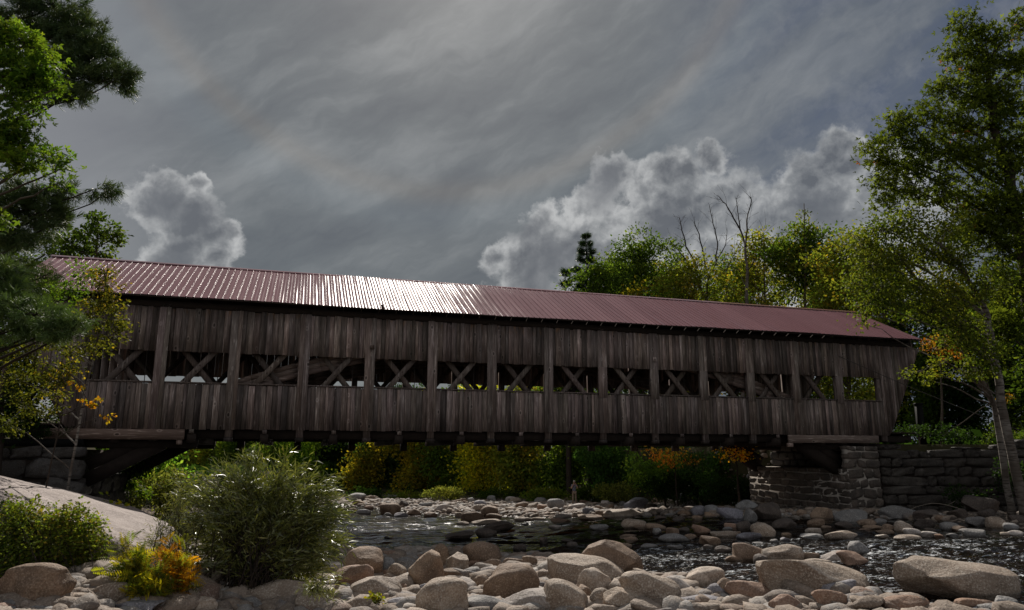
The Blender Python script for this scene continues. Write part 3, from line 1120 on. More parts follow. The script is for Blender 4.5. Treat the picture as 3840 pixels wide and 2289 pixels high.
for sgn in (-1, 1):
    a0 = [(RX0 - .02, RY, RZ + .045), (RX1 + .02, RY, RZ + .045)]
    for (k, x) in enumerate((RX0 - .02, RX1 + .02)):
        pass
    V = [(RX0 - .02, RY, RZ + .035), (RX0 - .02, RY, RZ + .055), (RX0 - .02, RY + sgn * .17, RZ - .055), (RX0 - .02, RY + sgn * .17, RZ - .035),
         (RX1 + .02, RY, RZ + .035), (RX1 + .02, RY, RZ + .055), (RX1 + .02, RY + sgn * .17, RZ - .055), (RX1 + .02, RY + sgn * .17, RZ - .035)]
    mb.hexa(V)
mb.build('ridge_cap', M_ROOF, bridge)
# gable boards at both ends
for xg in (-4.45, 31.95):
    mb = MB()
    y = 0.0
    while y < BW:
        y2 = min(y + 0.2, BW)
        zt = min(EZ + (min(y, BW - y2) + 0.5) * (RZ - EZ) / (RY - EY) - .12, RZ - .2)
        z0 = 4.4 if abs((y + y2) / 2 - RY) < 2.6 else 4.4
        mb.box(xg, xg + 0.03, y, y2 - .01, z0, zt, btint())
        y = y2
    mb.build('gable', M_WOOD, bridge, tint=True)
# small fittings nailed to the posts
mb = MB()
mb.box(6.96 - .085, 6.96 + .085, -0.17, -0.072, 3.74, 3.77, (.5, .45, .4)); mb.box(6.96 - .07, 6.96 + .07, -0.13, -0.072, 3.77, 3.87, (.5, .45, .4))
mb.build('shelf_box', M_POST, bridge, tint=True)
mb = MB()
mb.box(18.42 - .075, 18.42 + .075, -0.10, -0.07, 3.70, 3.88, (1.9, 1.9, 1.9)); mb.box(18.42 - .03, 18.42 + .03, -0.115, -0.1005, 3.75, 3.81, (.8, .8, .8))
mb.build('plaque', M_POST, bridge, tint=True)


# ------------------------------------------------------------------ masonry
def stone_block(mb, c, u, n, wdt, hgt, dep, tint, rough=0.03):
    """a rounded, chipped block: c centre of its face, u along the wall, n outward"""
    nu, nv, nd = 5, 4, 2
    u = np.asarray(u, float); n = np.asarray(n, float)
    up = np.array([0, 0, 1.0])
    ph = rng.uniform(0, 6.28, 6)
    V = []
    bulge = rng.uniform(0.005, 0.032)
    skew = rng.uniform(-0.17, 0.17, 4)
    for a in range(nu + 1):
        for b in range(nv + 1):
            fa, fb = a / nu * 2 - 1, b / nv * 2 - 1
            ea = 1 - 0.06 * fb ** 4
            eb = 1 - 0.08 * fa ** 4
            x = fa * wdt / 2 * ea + skew[0] * fb * hgt
            z = fb * hgt / 2 * eb + skew[1] * fa * hgt
            y = bulge * (1 - fa ** 4) * (1 - fb ** 4) + rough * math.sin(fa * 3 + ph[0] + fb * 2) * math.sin(fb * 4 + ph[1]) + rough * .6 * math.sin(fa * 7 + ph[2]) * (1 - fb * fb)
            V.append(np.asarray(c) + u * x + up * z + n * y)
    nf = len(V)
    idx = lambda a, b: a * (nv + 1) + b
    Fc = []
    for a in range(nu):
        for b in range(nv):
            Fc.append((idx(a, b), idx(a + 1, b), idx(a + 1, b + 1), idx(a, b + 1)))
    ringi = [idx(a, 0) for a in range(nu + 1)] + [idx(nu, b) for b in range(1, nv + 1)] + [idx(a, nv) for a in range(nu - 1, -1, -1)] + [idx(0, b) for b in range(nv - 1, 0, -1)]
    for r_ in ringi:
        V.append(V[r_] - n * dep)
    m_ = len(ringi)
    for k in range(m_):
        Fc.append((ringi[k], nf + k, nf + (k + 1) % m_, ringi[(k + 1) % m_]))
    mb.add(V, Fc, tint)


def wall_of_stone(mb, p0, p1, zb, zt, n, courses=(0.28, 0.5), widths=(0.45, 1.1), gap=0.02, tones=((0.24, 0.19, 0.165), (0.13, 0.105, 0.09)), rough=0.03):
    p0 = np.array([*p0, 0.0]); p1 = np.array([*p1, 0.0])
    L = np.linalg.norm(p1 - p0)
    u = (p1 - p0) / L
    zbf = zb if callable(zb) else (lambda s: zb)
    ztf = zt if callable(zt) else (lambda s: zt)
    z = min(zbf(s) for s in np.linspace(0, L, 9))
    zmax = max(ztf(s) for s in np.linspace(0, L, 9))
    while z < zmax - 0.08:
        h = random.uniform(*courses)
        h = min(h, zmax - z) if zmax - z - h > 0.12 else zmax - z
        s = 0.0
        while s < L - 0.02:
            wd_ = widths[0] + (widths[1] - widths[0]) * random.random() ** 1.6
            if L - s - wd_ < widths[0] * 0.5:
                wd_ = L - s
            sm = s + wd_ / 2
            if z < ztf(sm) - 0.1 and z + h > zbf(sm) - 0.15:
                k = random.random()
                tn = np.array(tones[0]) * k + np.array(tones[1]) * (1 - k)
                hh = min(h, ztf(sm) - z)
                stone_block(mb, p0 + u * sm + np.array([0, 0, z + hh / 2 + random.uniform(-.012, .012)]) + np.array([*n, 0]) * random.uniform(-.03, .03),
                            u, [*n, 0], wd_ - gap, hh - gap, 0.4, tn, rough)
            s += wd_
        z += h


# right abutment
ab = empty('stone_abutment', (*bxy(28.3, 0), -2.5))
tag(ab, 'mortared stone block abutment carrying the right end of the bridge', 'abutment')
abl = np.array([ab.location.x, ab.location.y, ab.location.z])


def build_at(mb, name, mat, par, loc, **kw):
    mb.v = [v - loc for v in mb.v]
    return mb.build(name, mat, par, **kw)


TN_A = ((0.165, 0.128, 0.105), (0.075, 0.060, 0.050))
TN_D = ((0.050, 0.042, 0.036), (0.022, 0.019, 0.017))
mb = MB()
nIn = -BR_D
nFr = -BR_N
wall_of_stone(mb, bxy(27.4, 6.9), bxy(27.4, -0.28), -2.75, -0.62, nIn, (0.26, 0.52), (0.4, 1.4), 0.045, TN_A)
wall_of_stone(mb, bxy(27.42, -0.28), bxy(29.15, -0.28), -2.75, 0.34, nFr, (0.34, 0.46), (0.45, 0.9), 0.06, TN_A)
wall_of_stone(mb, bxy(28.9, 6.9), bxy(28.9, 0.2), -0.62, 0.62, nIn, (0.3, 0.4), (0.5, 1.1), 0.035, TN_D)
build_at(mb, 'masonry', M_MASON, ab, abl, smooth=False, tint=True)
mb = MB()


def bbox3(t0, t1, y0, y1, z0, z1):
    V = [(*bxy(t, y), z) for t in (t0, t1) for y in (y0, y1) for z in (z0, z1)]
    return np.array(V)


mb.hexa(bbox3(27.43, 29.1, -0.245, 6.8, -2.9, -0.66))
mb.hexa(bbox3(27.47, 29.12, -0.242, 0.1, -0.66, 0.30))
build_at(mb, 'mortar', M_MORTAR, ab, abl)

mb = MB()
mb.hexa(bbox3(28.95, 31.9, 0.1, 6.8, -0.66, 0.42))
build_at(mb, 'rubble_core', M_DARK, ab, abl)

# dry stone retaining wall going right from the abutment
rw0 = bxy(29.15, -0.30)
rw1 = np.array([24.5, 31.0])
dvec = (rw1 - rw0) / np.linalg.norm(rw1 - rw0)
nW = np.array([dvec[1], -dvec[0]])
dw = empty('retaining_wall', (rw0[0], rw0[1], -2.5))
tag(dw, 'dark dry stone retaining wall running right from the abutment', 'wall')
dwl = np.array([rw0[0], rw0[1], -2.5])
mb = MB()
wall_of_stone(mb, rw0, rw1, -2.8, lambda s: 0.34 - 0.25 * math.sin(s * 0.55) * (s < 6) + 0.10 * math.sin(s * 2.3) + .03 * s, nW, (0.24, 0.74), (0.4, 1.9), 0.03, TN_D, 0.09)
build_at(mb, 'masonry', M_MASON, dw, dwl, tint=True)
mb = MB()
c = [(*rw0, -2.9), (*rw0, 0.0), (*(rw0 - nW * 1.0), -2.9), (*(rw0 - nW * 1.0), 0.0), (*rw1, -2.9), (*rw1, 0.0), (*(rw1 - nW), -2.9), (*(rw1 - nW), 0.0)]
c = np.array(c); c[[0, 1, 4, 5], :2] -= nW * 0.12
mb.hexa(c)
build_at(mb, 'rubble_core', M_DARK, dw, dwl)

# left abutment
la = empty('stone_abutment', (*bxy(-2.6, 0), -1.6))
tag(la, 'dark stone abutment on bare bedrock under the left end of the bridge', 'abutment')
lal = np.array([la.location.x, la.location.y, la.location.z])
mb = MB()
wall_of_stone(mb, bxy(-1.85, -0.25), bxy(-1.85, 6.9), lambda s: -1.6 - .05 * s, -0.75, -nIn * 1.0, (0.55, 0.75), (0.6, 1.5), 0.03, TN_D, 0.07)
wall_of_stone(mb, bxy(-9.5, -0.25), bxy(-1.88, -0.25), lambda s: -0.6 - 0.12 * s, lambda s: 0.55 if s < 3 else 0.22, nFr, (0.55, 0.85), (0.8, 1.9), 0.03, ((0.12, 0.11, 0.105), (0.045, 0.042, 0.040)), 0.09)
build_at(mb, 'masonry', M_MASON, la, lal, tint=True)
mb = MB()
mb.hexa(bbox3(-9.4, -1.93, -0.17, 6.7, -2.3, -0.78))
mb.hexa(bbox3(-9.4, -2.9, -0.17, 6.7, -0.78, 0.15))
build_at(mb, 'rubble_core', M_DARK, la, lal)
mb = MB()
mb.hexa(bbox3(-4.6, -1.98, -0.22, 0.5, 0.225, 0.452))
build_at(mb, 'bearing_block', M_POST, la, lal)

# guy cables
mb = MB()
a_, b_ = P(-60, 1090, 18.5), np.array([*bxy(-2.2, -0.06), 3.35])
pts = [a_ + (b_ - a_) * f - np.array([0, 0, 0.12 * math.sin(f * math.pi)]) for f in np.linspace(0, 1, 12)]
mb.tube(pts, [0.014] * 12, 6)
tag(mb.build('guy_cable', M_CABLE, smooth=True), 'pale taut steel cable slanting up to the left end of the bridge', 'cable')
mb = MB()
a_, b_ = np.array([*bxy(27.67, -0.07), 4.30]), np.array([*bxy(37.5, -1.2), 0.75])
pts = [a_ + (b_ - a_) * f - np.array([0, 0, 0.10 * math.sin(f * math.pi)]) for f in np.linspace(0, 1, 12)]
mb.tube(pts, [0.016] * 12, 6)
tag(mb.build('guy_cable', M_IRON, smooth=True), 'thin dark cable slanting down from the siding at the right end of the bridge', 'cable')


# ------------------------------------------------------------------ boulders
import bmesh


def ico(sub):
    bm = bmesh.new()
    bmesh.ops.create_icosphere(bm, subdivisions=sub, radius=1.0)
    bm.verts.ensure_lookup_table()
    V = np.array([v.co[:] for v in bm.verts])
    Fc = np.array([[v.index for v in f.verts] for f in bm.faces])
    bm.free()
    return V, Fc


ICO = {k: ico(k) for k in (2, 3, 4, 5)}


def rock_shape(sub, shape, rs):
    V, Fc = ICO[sub]
    V = V.copy()
    p = {'r': 2.5, 'a': 2.8, 'f': 2.6}[shape]
    V = V / (np.abs(V) ** p).sum(1, keepdims=True) ** (1 / p)
    k = {'r': 12, 'a': 13, 'f': 10}[shape]
    for _ in range(k):
        n = rs.normal(size=3)
        n /= np.linalg.norm(n)
        h = rs.uniform(0.70, 0.97) if shape != 'a' else rs.uniform(0.55, 0.88)
        soft = rs.uniform(0.015, 0.10) if shape != 'a' else 0.02
        dd = V @ n - h
        sm = 0.5 * (dd + np.sqrt(dd * dd + soft * soft * 0.12))
        V = V - n[None] * (sm * (0.97 - soft))[:, None]
    for f_, a_ in ((1.4, 0.075), (3.1, 0.036), (7.0, 0.014 if shape == 'r' else 0.024), (15.0, 0.005)):
        ph = rs.uniform(0, 6.28, 9)
        q = V * f_
        nn = np.sin(q[:, 0] + ph[0] + 1.3 * np.sin(q[:, 1] + ph[1])) + np.sin(q[:, 1] * 1.2 + ph[2] + np.sin(q[:, 2] * 1.1 + ph[3])) + np.sin(q[:, 2] * 1.3 + ph[4] + np.sin(q[:, 0] + ph[5]))
        V = V * (1 + a_ * nn / 1.5)[:, None]
    lo, hi = V.min(0), V.max(0)
    return (V - (lo + hi) / 2) / ((hi - lo) / 2), Fc


ZONE = {'5': (0, 1600, .4643), '6': (900, 1600, .4643), '7': (1900, 1650, .4307), '8': (2800, 1600, .4643)}
# zone, centre x, centre y, width, height, tilt, stone, shape, label
BL = [
 ('5', 270, 1265, 590, 310, 0, 'b', 'r', 'big domed brown boulder in the bottom left corner under the low shrub'),
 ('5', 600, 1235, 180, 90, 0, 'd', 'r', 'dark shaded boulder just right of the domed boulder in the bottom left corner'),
 ('5', 690, 1278, 240, 80, 12, 't', 'r', 'tan leaning stone left of the yellow sumac plant'),
 ('5', 740, 1308, 260, 95, 10, 'g', 'r', None),
 ('5', 900, 1345, 265, 160, 6, 't', 'r', 'round grey tan boulder touching the left foot of the yellow sumac plant'),
 ('5', 590, 1388, 370, 85, 0, 't', 'r', 'long low tan stone right of the domed boulder at bottom left'),
 ('5', 280, 1395, 160, 60, 8, 't', 'r', None), ('5', 395, 1385, 90, 50, 0, 'd', 'r', None), ('5', 495, 1335, 85, 36, 0, 'g', 'r', None),
 ('5', 60, 1440, 160, 70, 0, 'g', 'r', None), ('5', 200, 1440, 110, 50, 0, 'w', 'r', None), ('5', 310, 1475, 260, 70, 5, 'g', 'r', None),
 ('5', 600, 1460, 260, 80, 0, 'w', 'r', 'whitish flat stone at the bottom edge left of the dark crystalline rock'),
 ('5', 790, 1445, 200, 50, 0, 't', 'r', None),
 ('5', 1070, 1460, 430, 110, 0, 'p', 'a', 'dark grey sparkling jagged rock at the bottom edge below the yellow sumac'),
 ('5', 1540, 1445, 400, 140, 0, 't', 'r', 'smooth tan boulder at the bottom edge right of the yellow sumac'),
 ('5', 1390, 1390, 230, 90, 10, 'w', 'a', None), ('5', 960, 1190, 130, 60, 0, 'w', 'a', None), ('5', 1200, 1230, 190, 100, 0, 'd', 'r', None),
 ('5', 1700, 1390, 95, 45, 0, 'd', 'r', None), ('5', 1810, 1425, 90, 50, 0, 'd', 'r', None), ('5', 1900, 1400, 80, 45, 0, 'd', 'r', None), ('5', 1840, 1460, 190, 70, 0, 'g', 'r', None),
 ('6', 345, 1355, 520, 220, -4, 't', 'r', 'broad smooth tan boulder in front of the foot of the willow bush'),
 ('6', 600, 1440, 300, 160, 0, 't', 'r', 'speckled tan round boulder at the bottom edge below the willow bush'),
 ('6', 90, 1430, 210, 100, -8, 'g', 'a', 'angular grey stone left of the broad smooth boulder under the willow'),
 ('6', 300, 1475, 330, 70, 0, 't', 'r', None),
 ('6', 1000, 1105, 305, 245, 3, 'b', 'r', 'big blunt brown boulder at the right tip of the willow bush'),
 ('6', 928, 1215, 300, 200, 14, 'o', 'r', 'rusty brown tilted boulder in front of the blunt brown boulder'),
 ('6', 1265, 1182, 165, 155, -32, 't', 'r', 'egg shaped tan stone leaning right, left of the tall leaning angular boulder'),
 ('6', 1095, 1305, 400, 185, 2, 't', 'r', 'wide tan loaf shaped boulder behind the small green weed'),
 ('6', 1505, 1155, 300, 290, 12, 'b', 'a', 'tall leaning angular brown boulder on the near shore'),
 ('6', 1625, 1055, 175, 200, -15, 'b', 'a', 'upright brown block behind the tall leaning angular boulder'),
 ('6', 1758, 1115, 190, 175, 8, 't', 'a', 'pointed tan boulder left of the large brown shoreline boulder'),
 ('6', 1960, 1030, 310, 190, -10, 'b', 'r', 'large brown boulder on the near shoreline with dark water behind'),
 ('6', 1345, 1140, 180, 150, -10, 't', 'r', None), ('6', 1200, 1115, 105, 115, 10, 'g', 'r', None), ('6', 1190, 1042, 160, 75, 0, 't', 'r', None),
 ('6', 1258, 1074, 215, 50, 0, 'w', 'r', None), ('6', 1325, 1368, 235, 75, -3, 't', 'r', 'flat tan oval stone right of the small green weed'),
 ('6', 1165, 1388, 135, 80, 0, 't', 'r', None), ('6', 975, 1445, 310, 150, 12, 't', 'r', 'tan boulder at the bottom edge left of the small green weed'),
 ('6', 785, 1440, 105, 110, 0, 'o', 'a', None), ('6', 880, 1412, 110, 90, 0, 'g', 'a', None), ('6', 1330, 1445, 340, 120, 3, 't', 'r', None),
 ('6', 1632, 1375, 420, 290, 8, 't', 'r', 'large peaked tan granite boulder at the bottom centre'),
 ('6', 1430, 1262, 110, 65, 0, 'g', 'r', None), ('6', 1320, 1262, 125, 60, 0, 'g', 'r', None), ('6', 1425, 1298, 110, 50, 0, 'd', 'r', None), ('6', 1312, 1305, 85, 70, 0, 'o', 'a', None),
 ('6', 1495, 1335, 130, 120, 20, 'p', 'r', 'grey striped stone left of the large peaked boulder'),
 ('6', 1715, 1202, 200, 105, 0, 'b', 'r', None), ('6', 1820, 1302, 170, 150, -12, 't', 'r', None), ('6', 1952, 1262, 140, 120, 10, 't', 'r', None), ('6', 1925, 1325, 150, 75, 28, 'g', 'r', None),
 ('6', 2190, 1270, 440, 290, 0, 'b', 'r', 'huge rounded brown boulder at the bottom centre of the near beach'),
 ('6', 2010, 1445, 380, 150, -10, 't', 'r', None), ('6', 1895, 1115, 115, 65, 0, 't', 'r', None), ('6', 2040, 1115, 165, 85, 0, 't', 'r', None), ('6', 2030, 1172, 200, 80, 8, 'w', 'r', None),
 ('6', 2218, 1112, 195, 90, 0, 'b', 'r', None), ('6', 2335, 1092, 140, 90, -8, 'b', 'r', None), ('6', 1700, 1232, 115, 50, 0, 't', 'r', None), ('6', 1848, 1215, 85, 55, 0, 't', 'r', None),
 ('6', 2010, 1212, 95, 34, 0, 't', 'r', None), ('6', 1870, 1180, 140, 85, 0, 't', 'r', None), ('6', 1440, 1070, 95, 60, 0, 't', 'r', None), ('6', 1170, 1190, 75, 65, 0, 'o', 'r', None), ('6', 1090, 1210, 70, 34, 0, 't', 'r', None),
 ('6', 630, 1315, 270, 110, -28, 'w', 'f', 'whitish flat slab leaning behind the broad smooth boulder'),
 ('6', 720, 1155, 260, 120, 0, 'w', 'r', None), ('6', 690, 1062, 190, 120, 0, 't', 'r', None), ('6', 845, 1305, 95, 75, -20, 't', 'r', None),
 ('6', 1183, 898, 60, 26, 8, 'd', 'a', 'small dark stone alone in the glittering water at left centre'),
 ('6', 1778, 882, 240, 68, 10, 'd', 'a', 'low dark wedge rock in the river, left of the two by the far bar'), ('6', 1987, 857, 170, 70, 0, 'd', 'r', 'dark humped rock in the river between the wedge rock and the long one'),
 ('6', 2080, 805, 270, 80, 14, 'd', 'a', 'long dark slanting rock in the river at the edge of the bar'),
 ('6', 1880, 733, 185, 84, 0, 'b', 'r', None), ('6', 2045, 732, 135, 56, 0, 't', 'r', None), ('6', 1990, 772, 240, 52, 4, 't', 'f', None), ('6', 1798, 785, 100, 38, 0, 't', 'r', None), ('6', 2015, 688, 140, 90, 8, 'b', 'r', None),
 ('6', 1210, 672, 175, 105, -4, 'b', 'r', 'brown humped boulder at the left end of the far stone bar'), ('6', 1402, 692, 125, 60, 0, 'b', 'a', None), ('6', 1300, 715, 110, 40, 0, 't', 'r', None), ('6', 1195, 713, 70, 34, 0, 't', 'r', None), ('6', 1000, 690, 110, 42, 0, 't', 'r', None),
 ('6', 935, 572, 160, 66, 0, 'g', 'r', 'pale boulder at the far left water edge below the dark trees'), ('6', 1062, 574, 115, 34, 0, 't', 'r', None), ('6', 1318, 622, 90, 54, 0, 'd', 'a', None), ('6', 2260, 975, 105, 52, 0, 'd', 'r', 'half sunk rock right of the large brown shoreline boulder'),
 ('6', 2030, 585, 80, 55, 10, 'g', 'a', None), ('6', 2190, 590, 90, 50, 0, 't', 'r', None), ('6', 1870, 600, 60, 50, 0, 'g', 'a', None), ('6', 1940, 620, 100, 45, 0, 't', 'r', None), ('6', 1240, 565, 110, 34, 0, 't', 'r', None), ('6', 1500, 635, 110, 40, 0, 't', 'r', None),
 ('6', 1650, 655, 150, 50, 0, 'w', 'r', None), ('6', 1800, 600, 80, 40, 0, 't', 'r', None), ('6', 960, 615, 110, 40, 0, 'b', 'r', None), ('6', 860, 608, 120, 24, 0, 't', 'f', None),
 ('7', 350, 1410, 730, 210, 0, 'w', 'r', 'pale glittering speckled boulder cut by the bottom edge right of centre'),
 ('7', 920, 1030, 545, 310, -14, 'b', 'r', 'biggest brown boulder with a sloping back standing at the river edge'),
 ('7', 690, 1150, 660, 270, -12, 't', 'r', 'long pale granite boulder lying in front of the biggest brown boulder'),
 ('7', 765, 1260, 295, 260, -10, 't', 'r', 'smooth egg shaped grey tan boulder leaning on the long pale boulder'),
 ('7', 1232, 1295, 520, 290, -12, 't', 'r', 'broad tan boulder right of the smooth egg shaped boulder'),
 ('7', 520, 1375, 400, 290, -14, 't', 'r', 'smooth half round boulder behind the pale glittering speckled boulder'),
 ('7', 660, 1365, 160, 190, -20, 'b', 'r', None),
 ('7', 1025, 1400, 350, 210, 0, 't', 'a', 'faceted tan boulder at the bottom edge with a hollow in its face'),
 ('7', 825, 1390, 200, 190, 0, 't', 'r', None), ('7', 1272, 1375, 215, 150, 0, 'g', 'r', None),
 ('7', 1470, 1285, 320, 190, -26, 'w', 'f', 'whitish leaning slab at the river edge behind the broad tan boulder'),
 ('7', 1728, 1210, 330, 190, 0, 't', 'r', 'smooth pale boulder with a rounded point beside the white riffle'),
 ('7', 1885, 1285, 140, 160, -20, 't', 'r', None), ('7', 1822, 1318, 175, 125, 12, 't', 'r', None), ('7', 1500, 1215, 90, 60, 0, 'b', 'r', None),
 ('7', 1722, 1408, 560, 105, -3, 'p', 'r', 'flat bluish grey stone at the bottom, longest of the flat ones'),
 ('7', 2125, 1320, 420, 170, -6, 't', 'r', None), ('7', 1770, 1465, 440, 85, 0, 't', 'r', None), ('7', 2030, 1445, 230, 110, 5, 't', 'r', None),
 ('7', 2110, 975, 290, 150, -5, 'b', 'r', 'brown boulder in the riffle left of the pale pair of boulders'),
 ('7', 1990, 1038, 175, 60, 0, 'b', 'r', None), ('7', 1885, 960, 140, 70, 0, 'd', 'r', None), ('7', 2262, 1185, 160, 225, 0, 't', 'r', None), ('7', 1750, 940, 80, 50, 0, 'd', 'r', None),
 ('7', 1242, 928, 145, 44, 0, 't', 'r', None), ('7', 1468, 936, 140, 38, 0, 't', 'r', None), ('7', 1038, 920, 105, 44, 0, 'b', 'r', None), ('7', 570, 915, 100, 54, 0, 'd', 'r', None), ('7', 320, 875, 70, 54, 0, 'd', 'r', None), ('7', 112, 932, 110, 42, 0, 'd', 'r', None),
 ('7', 525, 876, 100, 30, 0, 'd', 'r', None),
 ('7', 1110, 732, 220, 84, -4, 't', 'r', 'pale humped stone in the dark water under the middle of the bridge'), ('7', 1162, 758, 115, 40, 0, 't', 'r', None),
 ('7', 422, 760, 115, 38, 0, 'w', 'a', None), ('7', 162, 733, 64, 24, 0, 't', 'r', None), ('7', 805, 762, 160, 50, 0, 't', 'a', None), ('7', 468, 704, 190, 44, -4, 't', 'a', None), ('7', 690, 730, 34, 14, 0, 't', 'r', None), ('7', 270, 690, 125, 36, 0, 't', 'r', None),
 ('7', 140, 695, 145, 44, 0, 't', 'r', None), ('7', 245, 664, 64, 16, 0, 't', 'r', None), ('7', 495, 665, 140, 50, 0, 't', 'r', None), ('7', 1082, 868, 125, 54, 0, 'b', 'a', None), ('7', 1060, 840, 150, 34, 6, 'b', 'r', None),
 ('7', 1450, 802, 120, 74, 0, 'b', 'a', None), ('7', 1310, 800, 70, 60, 0, 'b', 'a', None), ('7', 1300, 758, 180, 60, -10, 'b', 'f', None), ('7', 1540, 785, 110, 50, -12, 'b', 'a', None),
 ('7', 1692, 785, 170, 90, -22, 'o', 'a', None), ('7', 1772, 885, 180, 95, -10, 'b', 'r', None), ('7', 1888, 824, 235, 66, 0, 't', 'r', None), ('7', 1455, 850, 260, 66, 0, 'b', 'r', None), ('7', 1600, 845, 100, 50, 0, 'b', 'r', None),
 ('7', 2065, 748, 120, 84, 0, 'b', 'r', None), ('7', 1970, 755, 150, 60, -20, 'o', 'f', None), ('7', 2228, 795, 205, 140, -18, 't', 'r', 'tan tilted stone in the shallows below the stone abutment corner'), ('7', 2105, 842, 210, 66, 4, 'p', 'r', None), ('7', 1920, 778, 80, 40, 0, 'b', 'r', None), ('7', 2005, 820, 80, 44, 0, 'b', 'r', None),
 ('7', 1125, 560, 215, 110, 6, 'p', 'r', 'large dark grey domed boulder on the far bank under the bridge'), ('7', 1015, 642, 340, 76, 3, 't', 'f', 'broad flat slab at the far water edge in front of the dark domed boulder'),
 ('7', 866, 562, 95, 66, 0, 't', 'r', None), ('7', 912, 588, 50, 50, 0, 't', 'r', None), ('7', 710, 617, 100, 54, 0, 't', 'r', None), ('7', 725, 672, 215, 48, 0, 'b', 'f', None), ('7', 430, 560, 155, 90, -8, 'g', 'r', 'pale grey boulder on the bar left of the person'),
 ('7', 312, 590, 90, 52, 0, 't', 'r', None), ('7', 132, 572, 120, 64, 12, 'b', 'r', None), ('7', 80, 530, 100, 54, 0, 't', 'r', None), ('7', 290, 528, 110, 52, 0, 'g', 'r', None), ('7', 220, 575, 130, 60, 18, 't', 'r', None), ('7', 610, 580, 150, 50, 8, 't', 'r', None), ('7', 545, 515, 60, 50, 0, 'b', 'a', None),
 ('7', 770, 520, 95, 30, 0, 'g', 'f', None), ('7', 887, 530, 40, 24, 0, 'd', 'r', None), ('7', 1010, 560, 60, 50, 0, 't', 'r', None), ('7', 800, 600, 90, 50, 0, 'b', 'r', None), ('7', 820, 640, 90, 50, 0, 't', 'r', None), ('7', 600, 655, 60, 50, 0, 't', 'r', None), ('7', 760, 560, 70, 34, 0, 't', 'r', None),
 ('7', 1550, 490, 100, 56, 0, 'g', 'a', 'small triangular rock highest on the far gravel bank'), ('7', 1590, 562, 125, 80, -12, 'g', 'r', None), ('7', 1550, 642, 125, 56, 0, 'b', 'r', None), ('7', 1668, 615, 130, 84, 16, 't', 'r', None), ('7', 1785, 608, 115, 80, 0, 't', 'r', None), ('7', 1342, 680, 105, 44, 0, 'd', 'r', None), ('7', 1300, 530, 80, 50, 0, 't', 'r', None),
 ('7', 1380, 540, 90, 44, 0, 't', 'r', None), ('7', 1225, 650, 80, 50, 0, 'w', 'r', None), ('7', 1255, 580, 110, 50, 0, 'b', 'r', None), ('7', 1440, 530, 70, 40, 0, 't', 'r', None), ('7', 1450, 590, 60, 36, 0, 't', 'r', None), ('7', 1560, 605, 110, 40, 0, 't', 'r', None), ('7', 1500, 690, 110, 44, 0, 'd', 'a', None), ('7', 1660, 680, 100, 44, 0, 'b', 'r', None), ('7', 1420, 655, 80, 34, 0, 't', 'r', None),
 ('7', 2088, 575, 195, 100, 8, 'g', 'a', 'angular grey block at the corner of the right abutment foot'), ('7', 1945, 648, 235, 110, -12, 'p', 'a', 'white veined grey rock at the waterline left of the abutment'), ('7', 2112, 662, 130, 120, 14, 'g', 'a', None), ('7', 1990, 560, 60, 56, 30, 'g', 'a', None), ('7', 1770, 655, 100, 50, 0, 'b', 'a', None),
 ('8', 530, 1215, 860, 290, -10, 't', 'r', 'long sculpted tan boulder with hollows at the river edge right of the riffle'),
 ('8', 440, 1290, 265, 160, -34, 't', 'r', 'oval tan boulder leaning against the long sculpted boulder'),
 ('8', 740, 1310, 345, 140, 3, 'p', 'r', 'bluish grey pitted boulder in front of the long sculpted boulder'),
 ('8', 690, 1410, 310, 170, -8, 'o', 'a', 'rusty orange faceted boulder at the bottom right of the near beach'),
 ('8', 1660, 1222, 890, 300, -4, 't', 'r', 'very large smooth whale backed boulder standing in the river at right'),
 ('8', 295, 1028, 335, 145, -6, 't', 'r', 'larger of the pale pair of boulders in the riffle'), ('8', 115, 1078, 110, 95, 0, 'd', 'r', None), ('8', 550, 1100, 250, 60, 0, 't', 'r', None), ('8', 510, 1048, 165, 56, 0, 'b', 'r', None),
 ('8', 705, 1052, 195, 96, 8, 'w', 'a', 'white stone in the river left of the brown block by the grey angular rock'), ('8', 850, 1075, 240, 135, -8, 'o', 'a', 'reddish block in the river right of the white stone'), ('8', 912, 985, 175, 110, -18, 'g', 'a', 'angular pale grey rock rising behind the reddish block'),
 ('8', 1035, 1000, 50, 30, 0, 't', 'r', None), ('8', 1345, 1120, 150, 84, -8, 'g', 'r', 'grey stone behind the head of the whale backed boulder'), ('8', 2120, 1212, 110, 74, -24, 't', 'r', None),
 ('8', 310, 1440, 250, 150, 0, 't', 'r', None), ('8', 500, 1430, 110, 70, -20, 't', 'r', None), ('8', 545, 1378, 40, 34, 0, 'p', 'r', None), ('8', 990, 1382, 170, 104, -18, 'b', 'r', None), ('8', 975, 1435, 290, 120, -14, 't', 'r', None), ('8', 770, 1460, 290, 100, 0, 't', 'r', None),
 ('8', 1305, 1440, 350, 140, 0, 'o', 'r', 'mossy tan boulder at the bottom edge left of the whale backed boulder'), ('8', 1865, 1438, 330, 95, -3, 'o', 'r', None), ('8', 2095, 1425, 165, 95, 0, 't', 'r', None), ('8', 2050, 1465, 340, 70, 0, 't', 'r', None), ('8', 2190, 1335, 110, 34, 0, 'd', 'r', None),
 ('8', 100, 1460, 140, 50, 0, 't', 'r', None), ('8', 1100, 1465, 60, 40, 0, 'd', 'r', None),
 ('8', 760, 878, 255, 72, 0, 't', 'r', 'oblong smooth tan stone in the shallows right of the bridge shadow'), ('8', 540, 848, 135, 56, 0, 't', 'r', None), ('8', 300, 788, 200, 84, 0, 'b', 'a', None), ('8', 320, 880, 80, 44, 0, 't', 'r', None), ('8', 310, 914, 80, 38, 0, 't', 'r', None), ('8', 225, 930, 66, 40, 0, 't', 'r', None),
